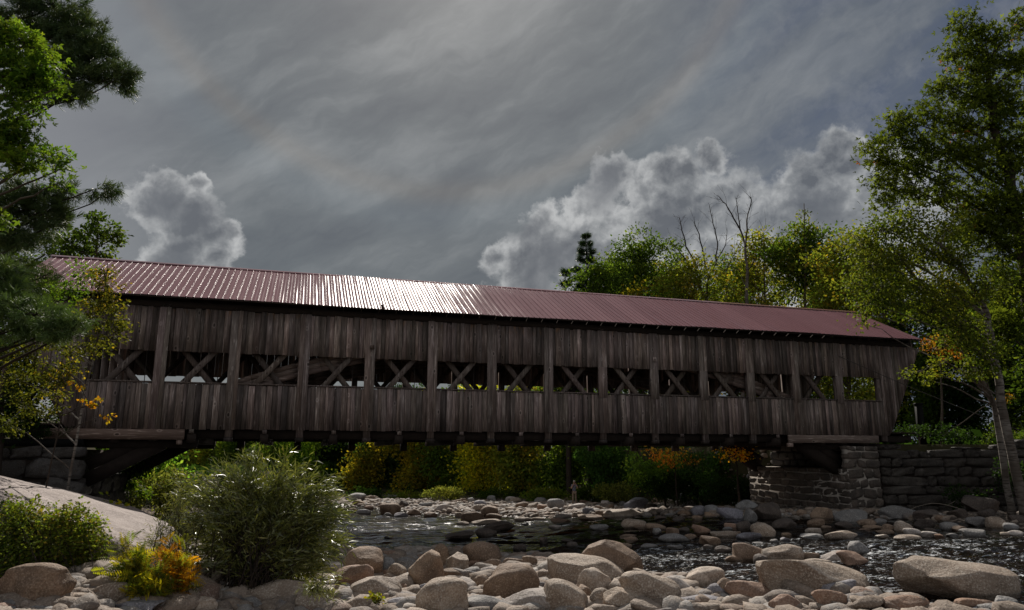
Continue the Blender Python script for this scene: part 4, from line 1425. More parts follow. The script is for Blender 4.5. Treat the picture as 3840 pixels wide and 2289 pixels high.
 ('8', 92, 946, 90, 28, 0, 't', 'r', None), ('8', 530, 888, 200, 44, 0, 'g', 'r', None), ('8', 1272, 815, 155, 100, -12, 't', 'r', 'smooth tan stone below the retaining wall'), ('8', 1338, 855, 140, 66, -6, 'w', 'r', None), ('8', 1095, 887, 100, 32, 0, 't', 'r', None),
 ('8', 1298, 903, 200, 56, 0, 't', 'r', None), ('8', 1475, 870, 125, 46, 0, 't', 'r', None), ('8', 1555, 888, 84, 40, 0, 'o', 'r', None), ('8', 1660, 880, 95, 34, 0, 'g', 'r', None), ('8', 1828, 862, 200, 70, 0, 't', 'r', None), ('8', 1850, 770, 190, 78, 0, 't', 'r', None), ('8', 2010, 780, 145, 100, 0, 't', 'r', 'round tan stone at the far right below the dark wall'),
 ('8', 2138, 812, 125, 64, -6, 'g', 'r', None), ('8', 2085, 877, 74, 48, 0, 't', 'r', None), ('8', 2172, 868, 135, 54, 0, 'w', 'r', None), ('8', 1148, 822, 120, 66, -16, 'b', 'r', None), ('8', 1020, 818, 170, 48, -6, 'b', 'r', None), ('8', 1110, 852, 145, 38, 0, 'b', 'r', None), ('8', 1640, 810, 155, 74, -8, 'b', 'r', None), ('8', 1720, 830, 110, 54, 0, 'b', 'r', None), ('8', 1480, 840, 90, 40, 0, 'b', 'r', None), ('8', 940, 838, 100, 30, 0, 't', 'r', None),
 ('8', 600, 705, 180, 100, 6, 'b', 'a', None), ('8', 450, 700, 90, 56, 0, 'b', 'a', None), ('8', 852, 730, 260, 115, 4, 'b', 'a', None), ('8', 1228, 700, 295, 120, -6, 'g', 'a', 'big flat topped dark rock at the foot of the retaining wall'), ('8', 1450, 715, 210, 90, 0, 'b', 'a', None), ('8', 970, 782, 150, 64, 0, 'b', 'r', None), ('8', 1430, 782, 150, 70, 0, 'd', 'r', None),
 ('8', 160, 690, 220, 150, 0, 'd', 'a', None), ('8', 1080, 770, 100, 54, 0, 'b', 'a', None), ('8', 1580, 745, 120, 60, 0, 'b', 'r', None), ('8', 780, 795, 140, 54, 0, 'b', 'a', None), ('8', 640, 815, 80, 30, 0, 'b', 'r', None),
 ('8', 1870, 625, 290, 130, -6, 'd', 'a', None), ('8', 1700, 575, 200, 110, -14, 'd', 'a', None), ('8', 1700, 700, 160, 70, 0, 'd', 'a', None), ('8', 1660, 745, 90, 34, 0, 'd', 'r', None), ('8', 2190, 745, 150, 60, 0, 'd', 'r', None), ('8', 1940, 700, 160, 60, 0, 'd', 'a', None),
]


def ground_at(xD, yD, lift=0.0):
    """distance at which the sight line through xD, yD meets the ground or water"""
    lo, hi = 6.0, 90.0
    for d in np.arange(7.0, 80.0, 0.1):
        p = P(xD, yD, d)
        g = max(float(ground_z(p[0], p[1])), float(wl(p[0], p[1]))) + lift
        if p[2] <= g:
            return float(d), p
    p = P(xD, yD, 60.0)
    return 60.0, p


CN = {'t': 'tan', 'b': 'brown', 'g': 'grey', 'w': 'pale', 'p': 'bluish grey', 'o': 'rusty', 'd': 'dark wet'}
placed = []


def put_boulder(xD, yD, wD, hD, tilt, kind, shape, label, seed):
    rs = np.random.default_rng(seed)
    bot = yD + hD / 2
    big = wD > 90
    ext = 0.10 * hD if bot > 1330 else 0.0
    d, p = ground_at(xD, min(bot + ext, 1560))
    a = wD * PX * d / 2
    b = min(a * 0.85, max(a * 0.55, hD * PX * d * 0.5))
    dc = d + b * 0.7
    a = wD * PX * dc / 2
    c_ = hD * PX * dc / 2
    V, Fc = rock_shape(5 if wD > 150 else (4 if wD > 55 else 3), shape, rs)
    V = V * np.array([a, b, c_])
    # lengthen the foot so it beds into the ground or under the water
    V[:, 2] = np.where(V[:, 2] < 0, V[:, 2] * 1.45, V[:, 2])
    if tilt:
        t_ = R(tilt)
        asp = a / c_
        # tilt while keeping the measured outline about the same width and height
        ct, st = math.cos(t_), math.sin(t_)
        x, z = V[:, 0].copy(), V[:, 2].copy()
        V[:, 0], V[:, 2] = x * ct - z * st, x * st + z * ct
        top = V[:, 2].max()
        V[:, 0] *= a / np.abs(V[:, 0]).max()
        V[:, 2] = np.where(V[:, 2] > 0, V[:, 2] * (c_ / top), V[:, 2])
    cen = P(xD, yD, dc)
    o = mesh_obj('boulder', V, Fc.reshape(-1), np.full(len(Fc), 3), ROCKS[kind], loc=tuple(cen), smooth=True)
    placed.append(dict(o=o, x=xD, y=yD, w=wD, h=hD, k=kind, s=shape, lab=label, a=a, cen=cen))
    return o


for i, (zn, cx, cy, bw_, bh_, tl, kd, sh, lb) in enumerate(BL):
    if lb is None and kd in 'tb':
        kd = 'tbgtwgbtpo'[(i * 7) % 10] if kd == 't' else 'bbdbgb'[(i * 5) % 6]
    if lb is None and sh == 'r' and i % 3 == 0:
        sh = 'a'
    ox, oy, sc_ = ZONE[zn]
    put_boulder((ox + cx * sc_) / 1.5422, (oy + cy * sc_) / 1.5422, bw_ * sc_ / 1.5422, bh_ * sc_ / 1.5422, tl, kd, sh, lb, 100 + i)
# the stones of the far bar that are too crowded to measure one by one
rb_ = np.random.default_rng(21)
tries = 0
while len(placed) < 296 and tries < 4000:
    tries += 1
    if rb_.random() < 0.78:
        x = rb_.uniform(842, 1700)
        y = rb_.uniform(1216, 1256 if x > 1000 else 1242)
    else:
        x = rb_.uniform(1700, 2480)
        y = rb_.uniform(1262, 1300)
    wD = rb_.uniform(17, 42) * (0.6 + (y - 1210) / 60)
    hD = wD * rb_.uniform(0.32, 0.62)
    if any(abs(q['x'] - x) < (q['w'] + wD) * 0.36 and abs(q['y'] - y) < (q['h'] + hD) * 0.36 for q in placed):
        continue
    put_boulder(x, y, wD, hD, rb_.uniform(-14, 14), rb_.choice(list('ttttbbgwo')), rb_.choice(list('rrrra')), None, 9000 + tries)

marks = [q for q in placed if q['lab']]
SHORT = [(q, q['lab']) for q in marks]


def size_word(q):
    return 'very small' if q['a'] < 0.13 else 'small' if q['a'] < 0.27 else 'medium' if q['a'] < 0.5 else 'large'


SHP = {'r': 'rounded', 'a': 'angular', 'f': 'flat'}
LM = [('willow bush', 640, 1400), ('yellow sumac', 400, 1440), ('person', 1397, 1226), ('right abutment', 1950, 1245), ('retaining wall', 2300, 1245),
      ('biggest brown boulder', 1488, 1360), ('whale backed boulder', 2312, 1403), ('large peaked boulder', 1075, 1455), ('huge rounded brown boulder', 1243, 1415),
      ('tall leaning angular boulder', 1037, 1385), ('long sculpted boulder', 1975, 1403), ('dark domed boulder', 1546, 1226), ('brown humped boulder', 948, 1240),
      ('domed boulder at bottom left', 80, 1420), ('pale pair of boulders', 1905, 1347), ('broad flat slab', 1515, 1250), ('rusty orange boulder', 2025, 1462), ('bluish flat stone', 1713, 1463), ('small triangular rock', 1665, 1210), ('dark wedge rock', 1119, 1303)]
used_l = {}
for q in placed:
    o = q['o']
    region = 'near' if q['y'] > 1345 else ('far' if q['y'] < 1268 else 'mid')
    grp = {'near': 'boulders of the near beach', 'far': 'stones of the far bar', 'mid': 'stones standing in the shallow river'}[region]
    if q['lab']:
        tag(o, q['lab'], 'boulder', grp)
        continue
    base = f"{size_word(q)} {CN[q['k']]} {SHP[q['s']]} stone"
    cands = sorted(LM, key=lambda m: (m[1] - q['x']) ** 2 + 4 * (m[2] - q['y']) ** 2)[:6]
    done = False
    for far_ in (0, 1):
        for (nm, mx_, my_) in cands:
            dx, dy = q['x'] - mx_, q['y'] - my_
            dirn = ('right of' if dx > 0 else 'left of') if abs(dx) > 2 * abs(dy) else ('in front of' if dy > 0 else 'behind')
            dist_w = 'just ' if math.hypot(dx, dy) < 70 else ('well ' if math.hypot(dx, dy) > 160 and dirn in ('right of', 'left of') else '')
            lab = f"{base} {dist_w}{dirn} the {nm}"
            if lab not in used_l:
                used_l[lab] = 1
                tag(o, lab, 'boulder', grp)
                done = True
                break
        if done:
            break
    if not done:
        tag(o, base + (' lying on the near beach' if region == 'near' else ' on the far bar' if region == 'far' else ' standing in the shallow water'), 'boulder', grp)

# cobbles and pebbles between them: too many to count
TONES = np.array([(0.34, 0.27, 0.215), (0.25, 0.19, 0.145), (0.31, 0.30, 0.29), (0.43, 0.39, 0.35), (0.24, 0.15, 0.11), (0.19, 0.18, 0.185), (0.15, 0.12, 0.10)])
TW = np.array([.30, .22, .16, .12, .08, .06, .06])


def cobbles(n, xr, yr, cond, smin, smax, sub, seed, name, label):
    rs = np.random.default_rng(seed)
    protos = [rock_shape(sub, rs.choice(['r', 'r', 'r', 'a']), rs) for _ in range(14)]
    xs_, ys_ = [], []
    x = rs.uniform(*xr, n * 4)
    y = rs.uniform(*yr, n * 4)
    ok = cond(x, y)
    x, y = x[ok][:n], y[ok][:n]
    n = len(x)
    g = ground_z(x, y)
    sz = smin + (smax - smin) * rs.beta(1.1, 2.3 if smax > .3 else 3.2, n)
    Vs, Fs, Cs, off = [], [], [], 0
    for i in range(n):
        V, Fc = protos[i % 14]
        s = sz[i]
        q = V * np.array([s * rs.uniform(.8, 1.3), s * rs.uniform(.7, 1.1), s * rs.uniform(.4, .72)])
        an, t2 = rs.uniform(0, 6.28), rs.uniform(-.4, .4)
        c, s_ = math.cos(an), math.sin(an)
        q = q @ np.array([[math.cos(t2), 0, -math.sin(t2)], [0, 1, 0], [math.sin(t2), 0, math.cos(t2)]])
        q = q @ np.array([[c, s_, 0], [-s_, c, 0], [0, 0, 1]])
        q += np.array([x[i], y[i], g[i] + s * rs.uniform(0.0, 0.35)])
        Vs.append(q)
        Fs.append(Fc + off)
        off += len(V)
        cl = TONES[rs.choice(7, p=TW)] * rs.uniform(.75, 1.2)
        Cs.append(np.tile(cl, (len(V), 1)))
    Fs = np.concatenate(Fs)
    o = mesh_obj(name, np.concatenate(Vs), Fs.reshape(-1), np.full(len(Fs), 3), M_STONES, smooth=True, col=np.concatenate(Cs))
    tag(o, label, 'stones', kind='stuff')
    return o


def c_near(x, y):
    ny = np.interp(x, NX, NY)
    return (y < ny + 0.9) & (np.abs(x) < y * 0.76 + 1) & ~((x < -7.6) & (y > 11.2)) & (x > -9.5)


def c_far(x, y):
    fy = np.interp(x, FX, FY)
    lim = np.interp(x, [-20, -8, 0, 8, 16], [66, 60, 57, 52, 40])
    return (y > fy - 0.5) & (y < lim) & (x < 15.5) & (np.abs(x) < y * 0.6)


def c_mid(x, y):
    ny = np.interp(x, NX, NY)
    return (y > ny + 0.5) & (y < 29) & (x > 2) & (np.abs(x) < y * 0.76)


cobbles(6800, (-10, 14), (8.6, 23), c_near, 0.05, 0.34, 2, 31, 'cobbles', 'small rounded cobbles filling the gaps between the near beach boulders')
cobbles(7500, (-16, 16), (24, 62), c_far, 0.07, 0.30, 2, 32, 'cobbles', 'small rounded cobbles of the far stone bar')
cobbles(700, (2, 22), (11, 29), c_mid, 0.06, 0.20, 2, 33, 'cobbles', 'submerged cobbles on the bed of the riffle')


# ------------------------------------------------------------------ plants
PAL = {
    'dark': [((0.022, 0.048, 0.012), 3), ((0.032, 0.065, 0.016), 3), ((0.05, 0.085, 0.018), 1)],
    'green': [((0.035, 0.062, 0.012), 3), ((0.055, 0.088, 0.014), 3), ((0.09, 0.118, 0.018), 2), ((0.14, 0.125, 0.018), .7)],
    'bright': [((0.06, 0.115, 0.014), 3), ((0.10, 0.155, 0.018), 3), ((0.16, 0.20, 0.022), 2), ((0.20, 0.18, 0.025), .5)],
    'oak': [((0.038, 0.056, 0.010), 4), ((0.066, 0.086, 0.013), 4), ((0.10, 0.125, 0.018), 1.5), ((0.22, 0.07, 0.02), .35), ((0.28, 0.05, 0.02), .2)],
    'birch': [((0.06, 0.088, 0.014), 4), ((0.11, 0.13, 0.018), 3), ((0.17, 0.17, 0.025), 1.5), ((0.30, 0.21, 0.02), .5)],
    'olive': [((0.08, 0.11, 0.018), 3), ((0.13, 0.14, 0.022), 3), ((0.20, 0.15, 0.02), 1.5), ((0.32, 0.20, 0.02), .7), ((.26, .09, .02), .25)],
    'yellow': [((0.30, 0.22, 0.02), 3), ((0.20, 0.17, 0.02), 3), ((0.11, 0.13, 0.02), 2.5), ((0.38, 0.19, 0.02), 1.2)],
    'ybirch': [((0.05, 0.06, 0.012), 4), ((0.10, 0.10, 0.016), 2.5), ((0.26, 0.18, 0.02), 1.6), ((0.30, 0.13, 0.02), .6)],
    'gold': [((0.48, 0.32, 0.02), 4), ((0.52, 0.24, 0.015), 2), ((0.22, 0.24, 0.03), 2)],
    'lime': [((0.24, 0.26, 0.02), 3), ((0.40, 0.34, 0.02), 2), ((0.13, 0.17, 0.02), 2)],
    'orange': [((0.42, 0.14, 0.02), 3), ((0.38, 0.22, 0.03), 2), ((0.12, 0.12, 0.02), 2)],
    'redgreen': [((0.07, 0.14, 0.02), 4), ((0.12, 0.18, 0.03), 3), ((0.50, 0.06, 0.02), 0.7)],
    'pine': [((0.045, 0.075, 0.025), 3), ((0.07, 0.095, 0.03), 2), ((0.13, 0.085, 0.035), .6)],
    'softpine': [((0.075, 0.12, 0.035), 3), ((0.11, 0.15, 0.045), 2), ((0.15, 0.12, 0.045), .6)],
    'shrub': [((0.08, 0.13, 0.02), 3), ((0.13, 0.16, 0.025), 3), ((0.20, 0.16, 0.03), 1.2), ((0.20, 0.07, 0.02), .5)],
    'willow': [((0.085, 0.105, 0.030), 3), ((0.15, 0.16, 0.042), 3), ((0.27, 0.25, 0.06), 1.4), ((0.28, 0.24, 0.05), .25)],
}


def _q(pts):
    return np.array(pts, float)


def tmpl(kind):
    """leaf outlines made of small quads; x runs from stalk to tip"""
    if kind == 'oval':
        return _q([(0, 0, 0), (.5, -.30, .05), (1, 0, -.04), (.5, .30, .05)]), [(0, 1, 2, 3)]
    if kind == 'willow':
        return _q([(0, 0, 0), (.40, -.06, .05), (1, 0, -.16), (.40, .06, .05)]), [(0, 1, 2, 3)]
    if kind == 'maple':
        V, Fc = [], []
        for (an, s, wd_) in ((0, 1, .22), (58, .8, .2), (-58, .8, .2)):
            c, q = math.cos(R(an)), math.sin(R(an))
            n = len(V)
            for (x, y, z) in ((0, 0, 0), (.5, -wd_, .04), (1, 0, -.06), (.5, wd_, .04)):
                x, y = x * s, y * s
                V.append((x * c - y * q, x * q + y * c, z * s))
            Fc.append((n, n + 1, n + 2, n + 3))
        return _q(V), Fc
    if kind == 'tuft':
        V, Fc = [], []
        rs = np.random.default_rng(5)
        for k in range(11):
            d = np.array([1.0, *rs.normal(0, 0.55, 2)])
            d /= np.linalg.norm(d)
            s = np.cross(d, rs.normal(size=3))
            s /= np.linalg.norm(s)
            n = len(V)
            L_ = rs.uniform(.75, 1)
            V += [tuple(-s * .022), tuple(s * .022), tuple(d * L_ + s * .015), tuple(d * L_ - s * .015)]
            Fc.append((n, n + 1, n + 2, n + 3))
        return _q(V), Fc
    if kind == 'spray':
        V, Fc = [], []
        for k in range(5):
            for sgn in (-1, 1):
                x = .1 + k * .17
                l_ = .42 * (1 - k * .14)
                n = len(V)
                V += [(x, 0, 0), (x + l_ * .35, sgn * l_ * .5, -.02), (x + l_ * .6, sgn * l_, -.05), (x + l_ * .12, sgn * l_ * .62, -.02)]
                Fc.append((n, n + 1, n + 2, n + 3))
        return _q(V), Fc
    if kind == 'fern':
        V, Fc = [], []
        for k in range(7):
            for sgn in (-1, 1):
                x = .08 + k * .125
                l_ = .34 * (1 - abs(k - 2.5) * .11)
                n = len(V)
                V += [(x, sgn * .01, -.03 * k * k / 12), (x + l_ * .32, sgn * l_ * .38, .02 - .03 * k * k / 12), (x + l_ * .5, sgn * l_, -.05 - .03 * k * k / 12), (x + l_ * .05, sgn * l_ * .5, .0 - .03 * k * k / 12)]
                Fc.append((n, n + 1, n + 2, n + 3))
        return _q(V), Fc


TM = {k: tmpl(k) for k in ('oval', 'willow', 'maple', 'tuft', 'spray', 'fern')}


def rot_frames(n, rs, updir=0.6, dirs=None, droop=0.2):
    """frames with the leaf face leaning upward and the tip pointing along dirs"""
    nz = rs.normal(size=(n, 3))
    nz /= np.linalg.norm(nz, axis=1, keepdims=True)
    nz = nz + np.array([0, 0, updir])
    dx = rs.normal(size=(n, 3))
    if dirs is not None:
        dx = dx * 0.55 + dirs * 1.3
    dx[:, 2] -= droop
    dx /= np.linalg.norm(dx, axis=1, keepdims=True)
    nz = nz - dx * (nz * dx).sum(1, keepdims=True)
    nz /= np.linalg.norm(nz, axis=1, keepdims=True) + 1e-9
    dy = np.cross(nz, dx)
    return np.stack([dx, dy, nz], 1)          # rows


def leaves_object(name, pos, size, pal, kind, mat, parent, rs, updir=0.6, dirs=None, droop=0.2, gain=1.0):
    T, Fq = TM[kind]
    n = len(pos)
    Rm = rot_frames(n, rs, updir, dirs, droop)
    V = np.einsum('kj,njl->nkl', T, Rm) * size[:, None, None] + pos[:, None, :]
    k = len(T)
    Fq = np.array(Fq)
    Fc = (Fq[None] + (np.arange(n) * k)[:, None, None]).reshape(-1)
    cs_ = np.array([p[0] for p in PAL[pal]])
    wt = np.array([p[1] for p in PAL[pal]], float)
    wt /= wt.sum()
    # neighbouring leaves tend to share a colour: choose by a slow field plus chance
    fld = (np.sin(pos[:, 0] * 1.9 + 1.0) + np.sin(pos[:, 1] * 2.3) + np.sin(pos[:, 2] * 2.1 + pos[:, 0])) / 6 + .5
    u = np.clip(fld * 0.45 + rs.random(n) * 0.55, 0, .9999)
    ix = np.searchsorted(np.cumsum(wt), u)
    ix = np.clip(ix, 0, len(cs_) - 1)
    c = cs_[ix] * rs.uniform(0.7, 1.9, (n, 1)) * {'dark': .75, 'yellow': .62, 'gold': .78, 'lime': .78, 'orange': .6}.get(pal, 1.0) * gain
    c = np.repeat(c, k, 0)
    return mesh_obj(name, V.reshape(-1, 3), Fc, np.full(n * len(Fq), 4), mat, parent, col=c)


def crooked(a, b, n, amp, rs, sag=0.0):
    a, b = np.asarray(a, float), np.asarray(b, float)
    L = np.linalg.norm(b - a)
    f = np.linspace(0, 1, n)[:, None]
    p = a + (b - a) * f
    off = np.cumsum(rs.normal(0, amp * L / n, (n, 3)), 0)
    off -= off[-1] * f
    p = p + off
    p[:, 2] += sag * L * np.sin(f[:, 0] * math.pi)
    return p


DENSE = 2.3


def tree(name, label, cat, trunk, r0, clusters, d=None, pal='green', leaf='oval', L=0.15, cover=2.2, bark=None, seed=0, group=None,
         spread=0.30, mat=None, twig=True, updir=0.6, foot=True, crown='crown', wood='trunk', top_r=0.25, droop=0.2, limbs=True, gain=1.0):
    """trunk: list of (x, y, d) in photo units, foot first; clusters: (x, y, rx, ry[, d])"""
    rs = np.random.default_rng(1000 + seed)
    tp = np.array([P(*p) for p in trunk])
    if foot:
        g = float(ground_z(tp[0][0], tp[0][1])) - 0.15
        tp[0][2] = g
    fine_t = np.concatenate([tp[i] + (tp[i + 1] - tp[i]) * np.linspace(0, 1, 7)[:-1, None] for i in range(len(tp) - 1)] + [tp[-1:]])
    fine_t[1:-1] += rs.normal(0, r0 * 0.12, fine_t[1:-1].shape)
    rr = np.linspace(r0, r0 * top_r, len(fine_t))
    rr[0] *= 1.35
    root = empty(name, tuple(fine_t[0]))
    loc0 = fine_t[0].copy()
    mb = MB()
    mb.tube(fine_t, rr, 9, cap=True)
    tips, tdirs, scale_ = [], [], []
    for cl in clusters:
        x, y, rx, ry = cl[:4]
        dd = cl[4] if len(cl) > 4 else d
        c = P(x, y, dd)
        wx_, wz_ = rx * PX * dd, ry * PX * dd
        wy_ = max(wx_, wz_) * 0.9
        # limb from the trunk
        zz = c[2] - 0.55 * np.linalg.norm((c - fine_t[-1])[:2]) * 0.4
        j = int(np.argmin(np.linalg.norm(fine_t - np.array([c[0], c[1], 0]), axis=1) * 0.3 + np.abs(fine_t[:, 2] - (zz - 0.35 * np.linalg.norm(c[:2] - fine_t[len(fine_t) // 2][:2])))))
        j = max(j, 1)
        lr = max(0.012, min(rr[j] * 0.62, 0.022 + 0.022 * (wx_ + wz_)))
        if limbs:
            path = crooked(fine_t[j], c, 9, 0.10, rs, 0.05)
            mb.tube(path, np.linspace(lr, lr * 0.35, 9), 6)
        area = math.pi * wx_ * wz_
        la = {'oval': .34, 'willow': .085, 'maple': .55, 'tuft': .5, 'spray': .45, 'fern': .5}[leaf] * L * L
        nl = int(cover * DENSE * area / la)
        nt = max(3, int(nl / 26))
        u = rs.normal(size=(nt, 3))
        u /= np.linalg.norm(u, axis=1, keepdims=True)
        rad = rs.random(nt) ** (1 / 2.4)
        # lumpy outline
        lump = 1 + 0.22 * np.sin(u[:, 0] * 3.1 + x) + 0.18 * np.sin(u[:, 2] * 4.3 + y)
        tq = c + u * (rad * lump)[:, None] * np.array([wx_, wy_, wz_])
        tips.append(tq)
        tdirs.append(u)
        scale_.append(np.full(nt, nl / nt))
        if twig:
            m_ = min(nt, 60)
            for k in range(m_):
                st = c + (tq[k] - c) * rs.uniform(0.0, 0.25) * np.array([1, 1, 1])
                pth = crooked(st, tq[k], 4, 0.14, rs, 0.03)
                q = max(0.004, lr * 0.26)
                mb.tube(pth, np.linspace(q, q * 0.4, 4), 3)
    mb.v = [v - loc0 for v in mb.v]
    mb.build(wood, bark or M_BARK, root, smooth=True)
    if tips:
        T_ = np.concatenate(tips)
        D_ = np.concatenate(tdirs)
        per = np.concatenate(scale_)
        cnt = np.maximum(1, rs.poisson(per))
        pos = np.repeat(T_, cnt, 0)
        dr = np.repeat(D_, cnt, 0)
        sg = spread
        off = rs.normal(0, sg, pos.shape) * np.array([1, 1, 0.55])
        pos = pos + off
        gz = ground_z(pos[:, 0], pos[:, 1])
        keep = pos[:, 2] > gz + 0.03
        pos, dr = pos[keep], dr[keep]
        leaves_object(crown, pos - loc0, L * rs.uniform(.6, 1.25, len(pos)), pal, leaf, mat or (M_FAR if (d or 0) > 45 or L > .2 else M_LEAF), root, rs, updir, dr, droop, gain=gain)
    tag(root, label, cat, group)
    return root


def egg(xc, yt, yb, hw, n, seed, lean=0):
    """clusters filling an egg shaped crown"""
    rs = np.random.default_rng(seed)
    out = []
    H = yb - yt
    for k in range(n):
        f = (k + .5) / n
        prof = math.sin(math.pi * min(0.97, 0.12 + f * 0.80)) ** 0.7
        r = hw * (0.42 + 0.14 * rs.random())
        xo = rs.uniform(-1, 1) * max(0, hw * prof - r * .6)
        out.append((xc + xo + lean * (1 - f), yt + r * .7 + f * (H - 1.3 * r), r, r * rs.uniform(.65, .95)))
    return out


# --- trees rising behind the roof, on the far right bank
BGG = 'trees on the far right bank behind the bridge roof'
back = [
 # label, pal, xc, ytop, ybottom, halfwidth, d, n, trunk r, seed, spread
 ('round green maple at the left end of the row behind the roof', 'green', 1458, 650, 1160, 70, 58, 17, .20, 1),
 ('broad dark green tree with airy crown behind the roof, right of the pine spire', 'green', 1560, 588, 1150, 92, 60, 20, .24, 2),
 ('yellowing birch in front of the bare trees behind the roof', 'olive', 1690, 640, 1170, 80, 56, 18, .16, 3),
 ('low golden sapling just above the roof between the green and the yellow trees', 'yellow', 1545, 705, 780, 34, 55, 4, .08, 4),
 ('green tree between the bare trees behind the roof', 'green', 1770, 640, 1170, 62, 60, 14, .18, 5),
 ('olive birch right of the forked bare birch behind the roof', 'olive', 1860, 575, 1180, 75, 57, 20, .18, 6),
 ('tall green maple with a pointed top, highest behind the roof', 'green', 1958, 560, 1190, 88, 55, 22, .24, 7),
 ('reddish green maple near the right end of the roof', 'olive', 2060, 590, 1190, 85, 50, 20, .22, 8),
 ('yellow green tree above the right gable of the roof', 'olive', 2150, 650, 1190, 85, 46, 18, .20, 9),

 ('far green tree filling the gap right of the pine spire', 'green', 1500, 640, 1180, 80, 70, 16, .2, 21),
 ('far olive tree behind the low golden sapling', 'olive', 1620, 655, 1180, 85, 71, 16, .2, 22),
 ('far golden green tree behind the forked bare birch', 'yellow', 1810, 650, 1180, 80, 69, 16, .2, 23),
 ('far green tree between the pointed maple and the reddish maple', 'olive', 2010, 640, 1180, 85, 66, 16, .2, 24),
 ('far yellow green tree behind the right gable', 'birch', 2110, 640, 1180, 80, 62, 16, .2, 25),
]
for (lb, pl, xc, yt, yb, hw, d_, n, r_, sd) in [(q[0], q[1], q[2], q[3] - 12, q[4], q[5] * 1.15) + tuple(q[6:]) for q in back]:
    cl = egg(xc, yt, yb, hw, n, sd) + [(xc + hw * f_, yt + g_, hw * .36, hw * .30) for (f_, g_) in ((0, 14), (-.42, 34), (.44, 30), (-.75, 70), (.78, 66), (0, 62), (-.35, 100), (.4, 104))]
    tree('deciduous_tree', lb, 'tree', [(xc, 1225, d_), (xc + 4, 950, d_), (xc - 3, yt + 40, d_)], r_, cl, d_, pl, 'oval', 0.27, 1.15, seed=sd, group=BGG, gain=1.25, spread=0.42, bark=M_BARK if sd != 3 else M_BIRCH)
# leader shoots of the pointed maple
tree('maple_leader' if False else 'deciduous_tree', 'slim young maple shooting up above its neighbours behind the roof', 'tree', [(1962, 1215, 54), (1960, 800, 54), (1955, 495, 54)], .12,
     [(1955, 520, 9, 20), (1943, 555, 10, 18), (1968, 560, 12, 22), (1952, 600, 22, 24), (2025, 600, 20, 22), (1915, 640, 26, 26), (1985, 650, 30, 30)], 54, 'olive', 'oval', 0.25, 1.3, seed=31, group=BGG, spread=.3)


def conifer(label, x, yt, yb, hw, d_, seed, pal='pine', name='pine_tree', group=None, levels=13, kind='tuft', L=0.42, sparse=1.0):
    rs = np.random.default_rng(500 + seed)
    top = P(x, yt, d_)
    g = float(ground_z(top[0], top[1]))
    base = np.array([top[0], top[1], g - .1])
    H = top[2] - g
    zb = P(x, yb, d_)[2]
    root = empty(name, tuple(base))
    mb = MB()
    r0 = max(.10, H * .014)
    mb.tube(np.array([[0, 0, 0], [0.05, 0, H * .5], [0, 0, H]]), [r0, r0 * .6, .02], 8)
    HW = hw * PX * d_
    pos, dr = [], []
    for k in range(levels):
        f = k / (levels - 1)
        z = zb + (top[2] - zb) * f * .97
        Lb = HW * ((1 - f) ** 0.8 * .95 + .10) * rs.uniform(.7, 1.15)
        nb_ = 7 if f < .8 else 5
        a0 = rs.uniform(0, 6.28)
        for b in range(nb_):
            an = a0 + b * 6.283 / nb_ + rs.normal(0, .2)
            l_ = Lb * rs.uniform(.65, 1.1)
            rise = (0.30 if f > .6 else 0.06) * l_
            st = np.array([0, 0, z - base[2]])
            en = st + np.array([math.cos(an) * l_, math.sin(an) * l_, rise])
            pth = crooked(st, en, 6, .06, rs, -.05)
            mb.tube(pth, np.linspace(max(.012, .018 * l_), .006, 6), 4)
            m_ = int((26 + 60 * l_ / L * .4) * sparse)
            ff = rs.uniform(.18, 1.0, m_) ** .8
            pp = st + (en - st) * ff[:, None]
            sd = np.array([-math.sin(an), math.cos(an), 0])
            side = rs.normal(0, 1, (m_, 1)) * (0.16 * l_ * (1.15 - ff))[:, None]
            pp = pp + sd * side + rs.normal(0, .05, (m_, 3))
            pp[:, 2] += -.05 * l_ * np.sin(ff * math.pi)
            pos.append(pp)
            dd = (en - st) / np.linalg.norm(en - st) + sd * np.sign(side) * .6 + np.array([0, 0, .35 if kind == 'tuft' else -.1])
            dr.append(dd / np.linalg.norm(dd, axis=1, keepdims=True))
    mb.build('trunk', M_BARK_D, root, smooth=True)
    pos = np.concatenate(pos)
    dr = np.concatenate(dr)
    leaves_object('crown', pos, L * rs.uniform(.7, 1.2, len(pos)), pal, kind, M_NEEDLE, root, rs, .3, dr, .0)
    tag(root, label, 'tree', group)
    return root


conifer('dark pine spire standing above the left end of the tree row behind the roof', 1425, 570, 760, 62, 62, 1, 'dark', group=BGG, kind='spray', L=.5, levels=10, sparse=.75)
conifer('low dark pine at the left foot of the tree row behind the roof', 1375, 655, 1000, 48, 60, 2, 'dark', group=BGG, kind='spray', L=.6, sparse=.5)


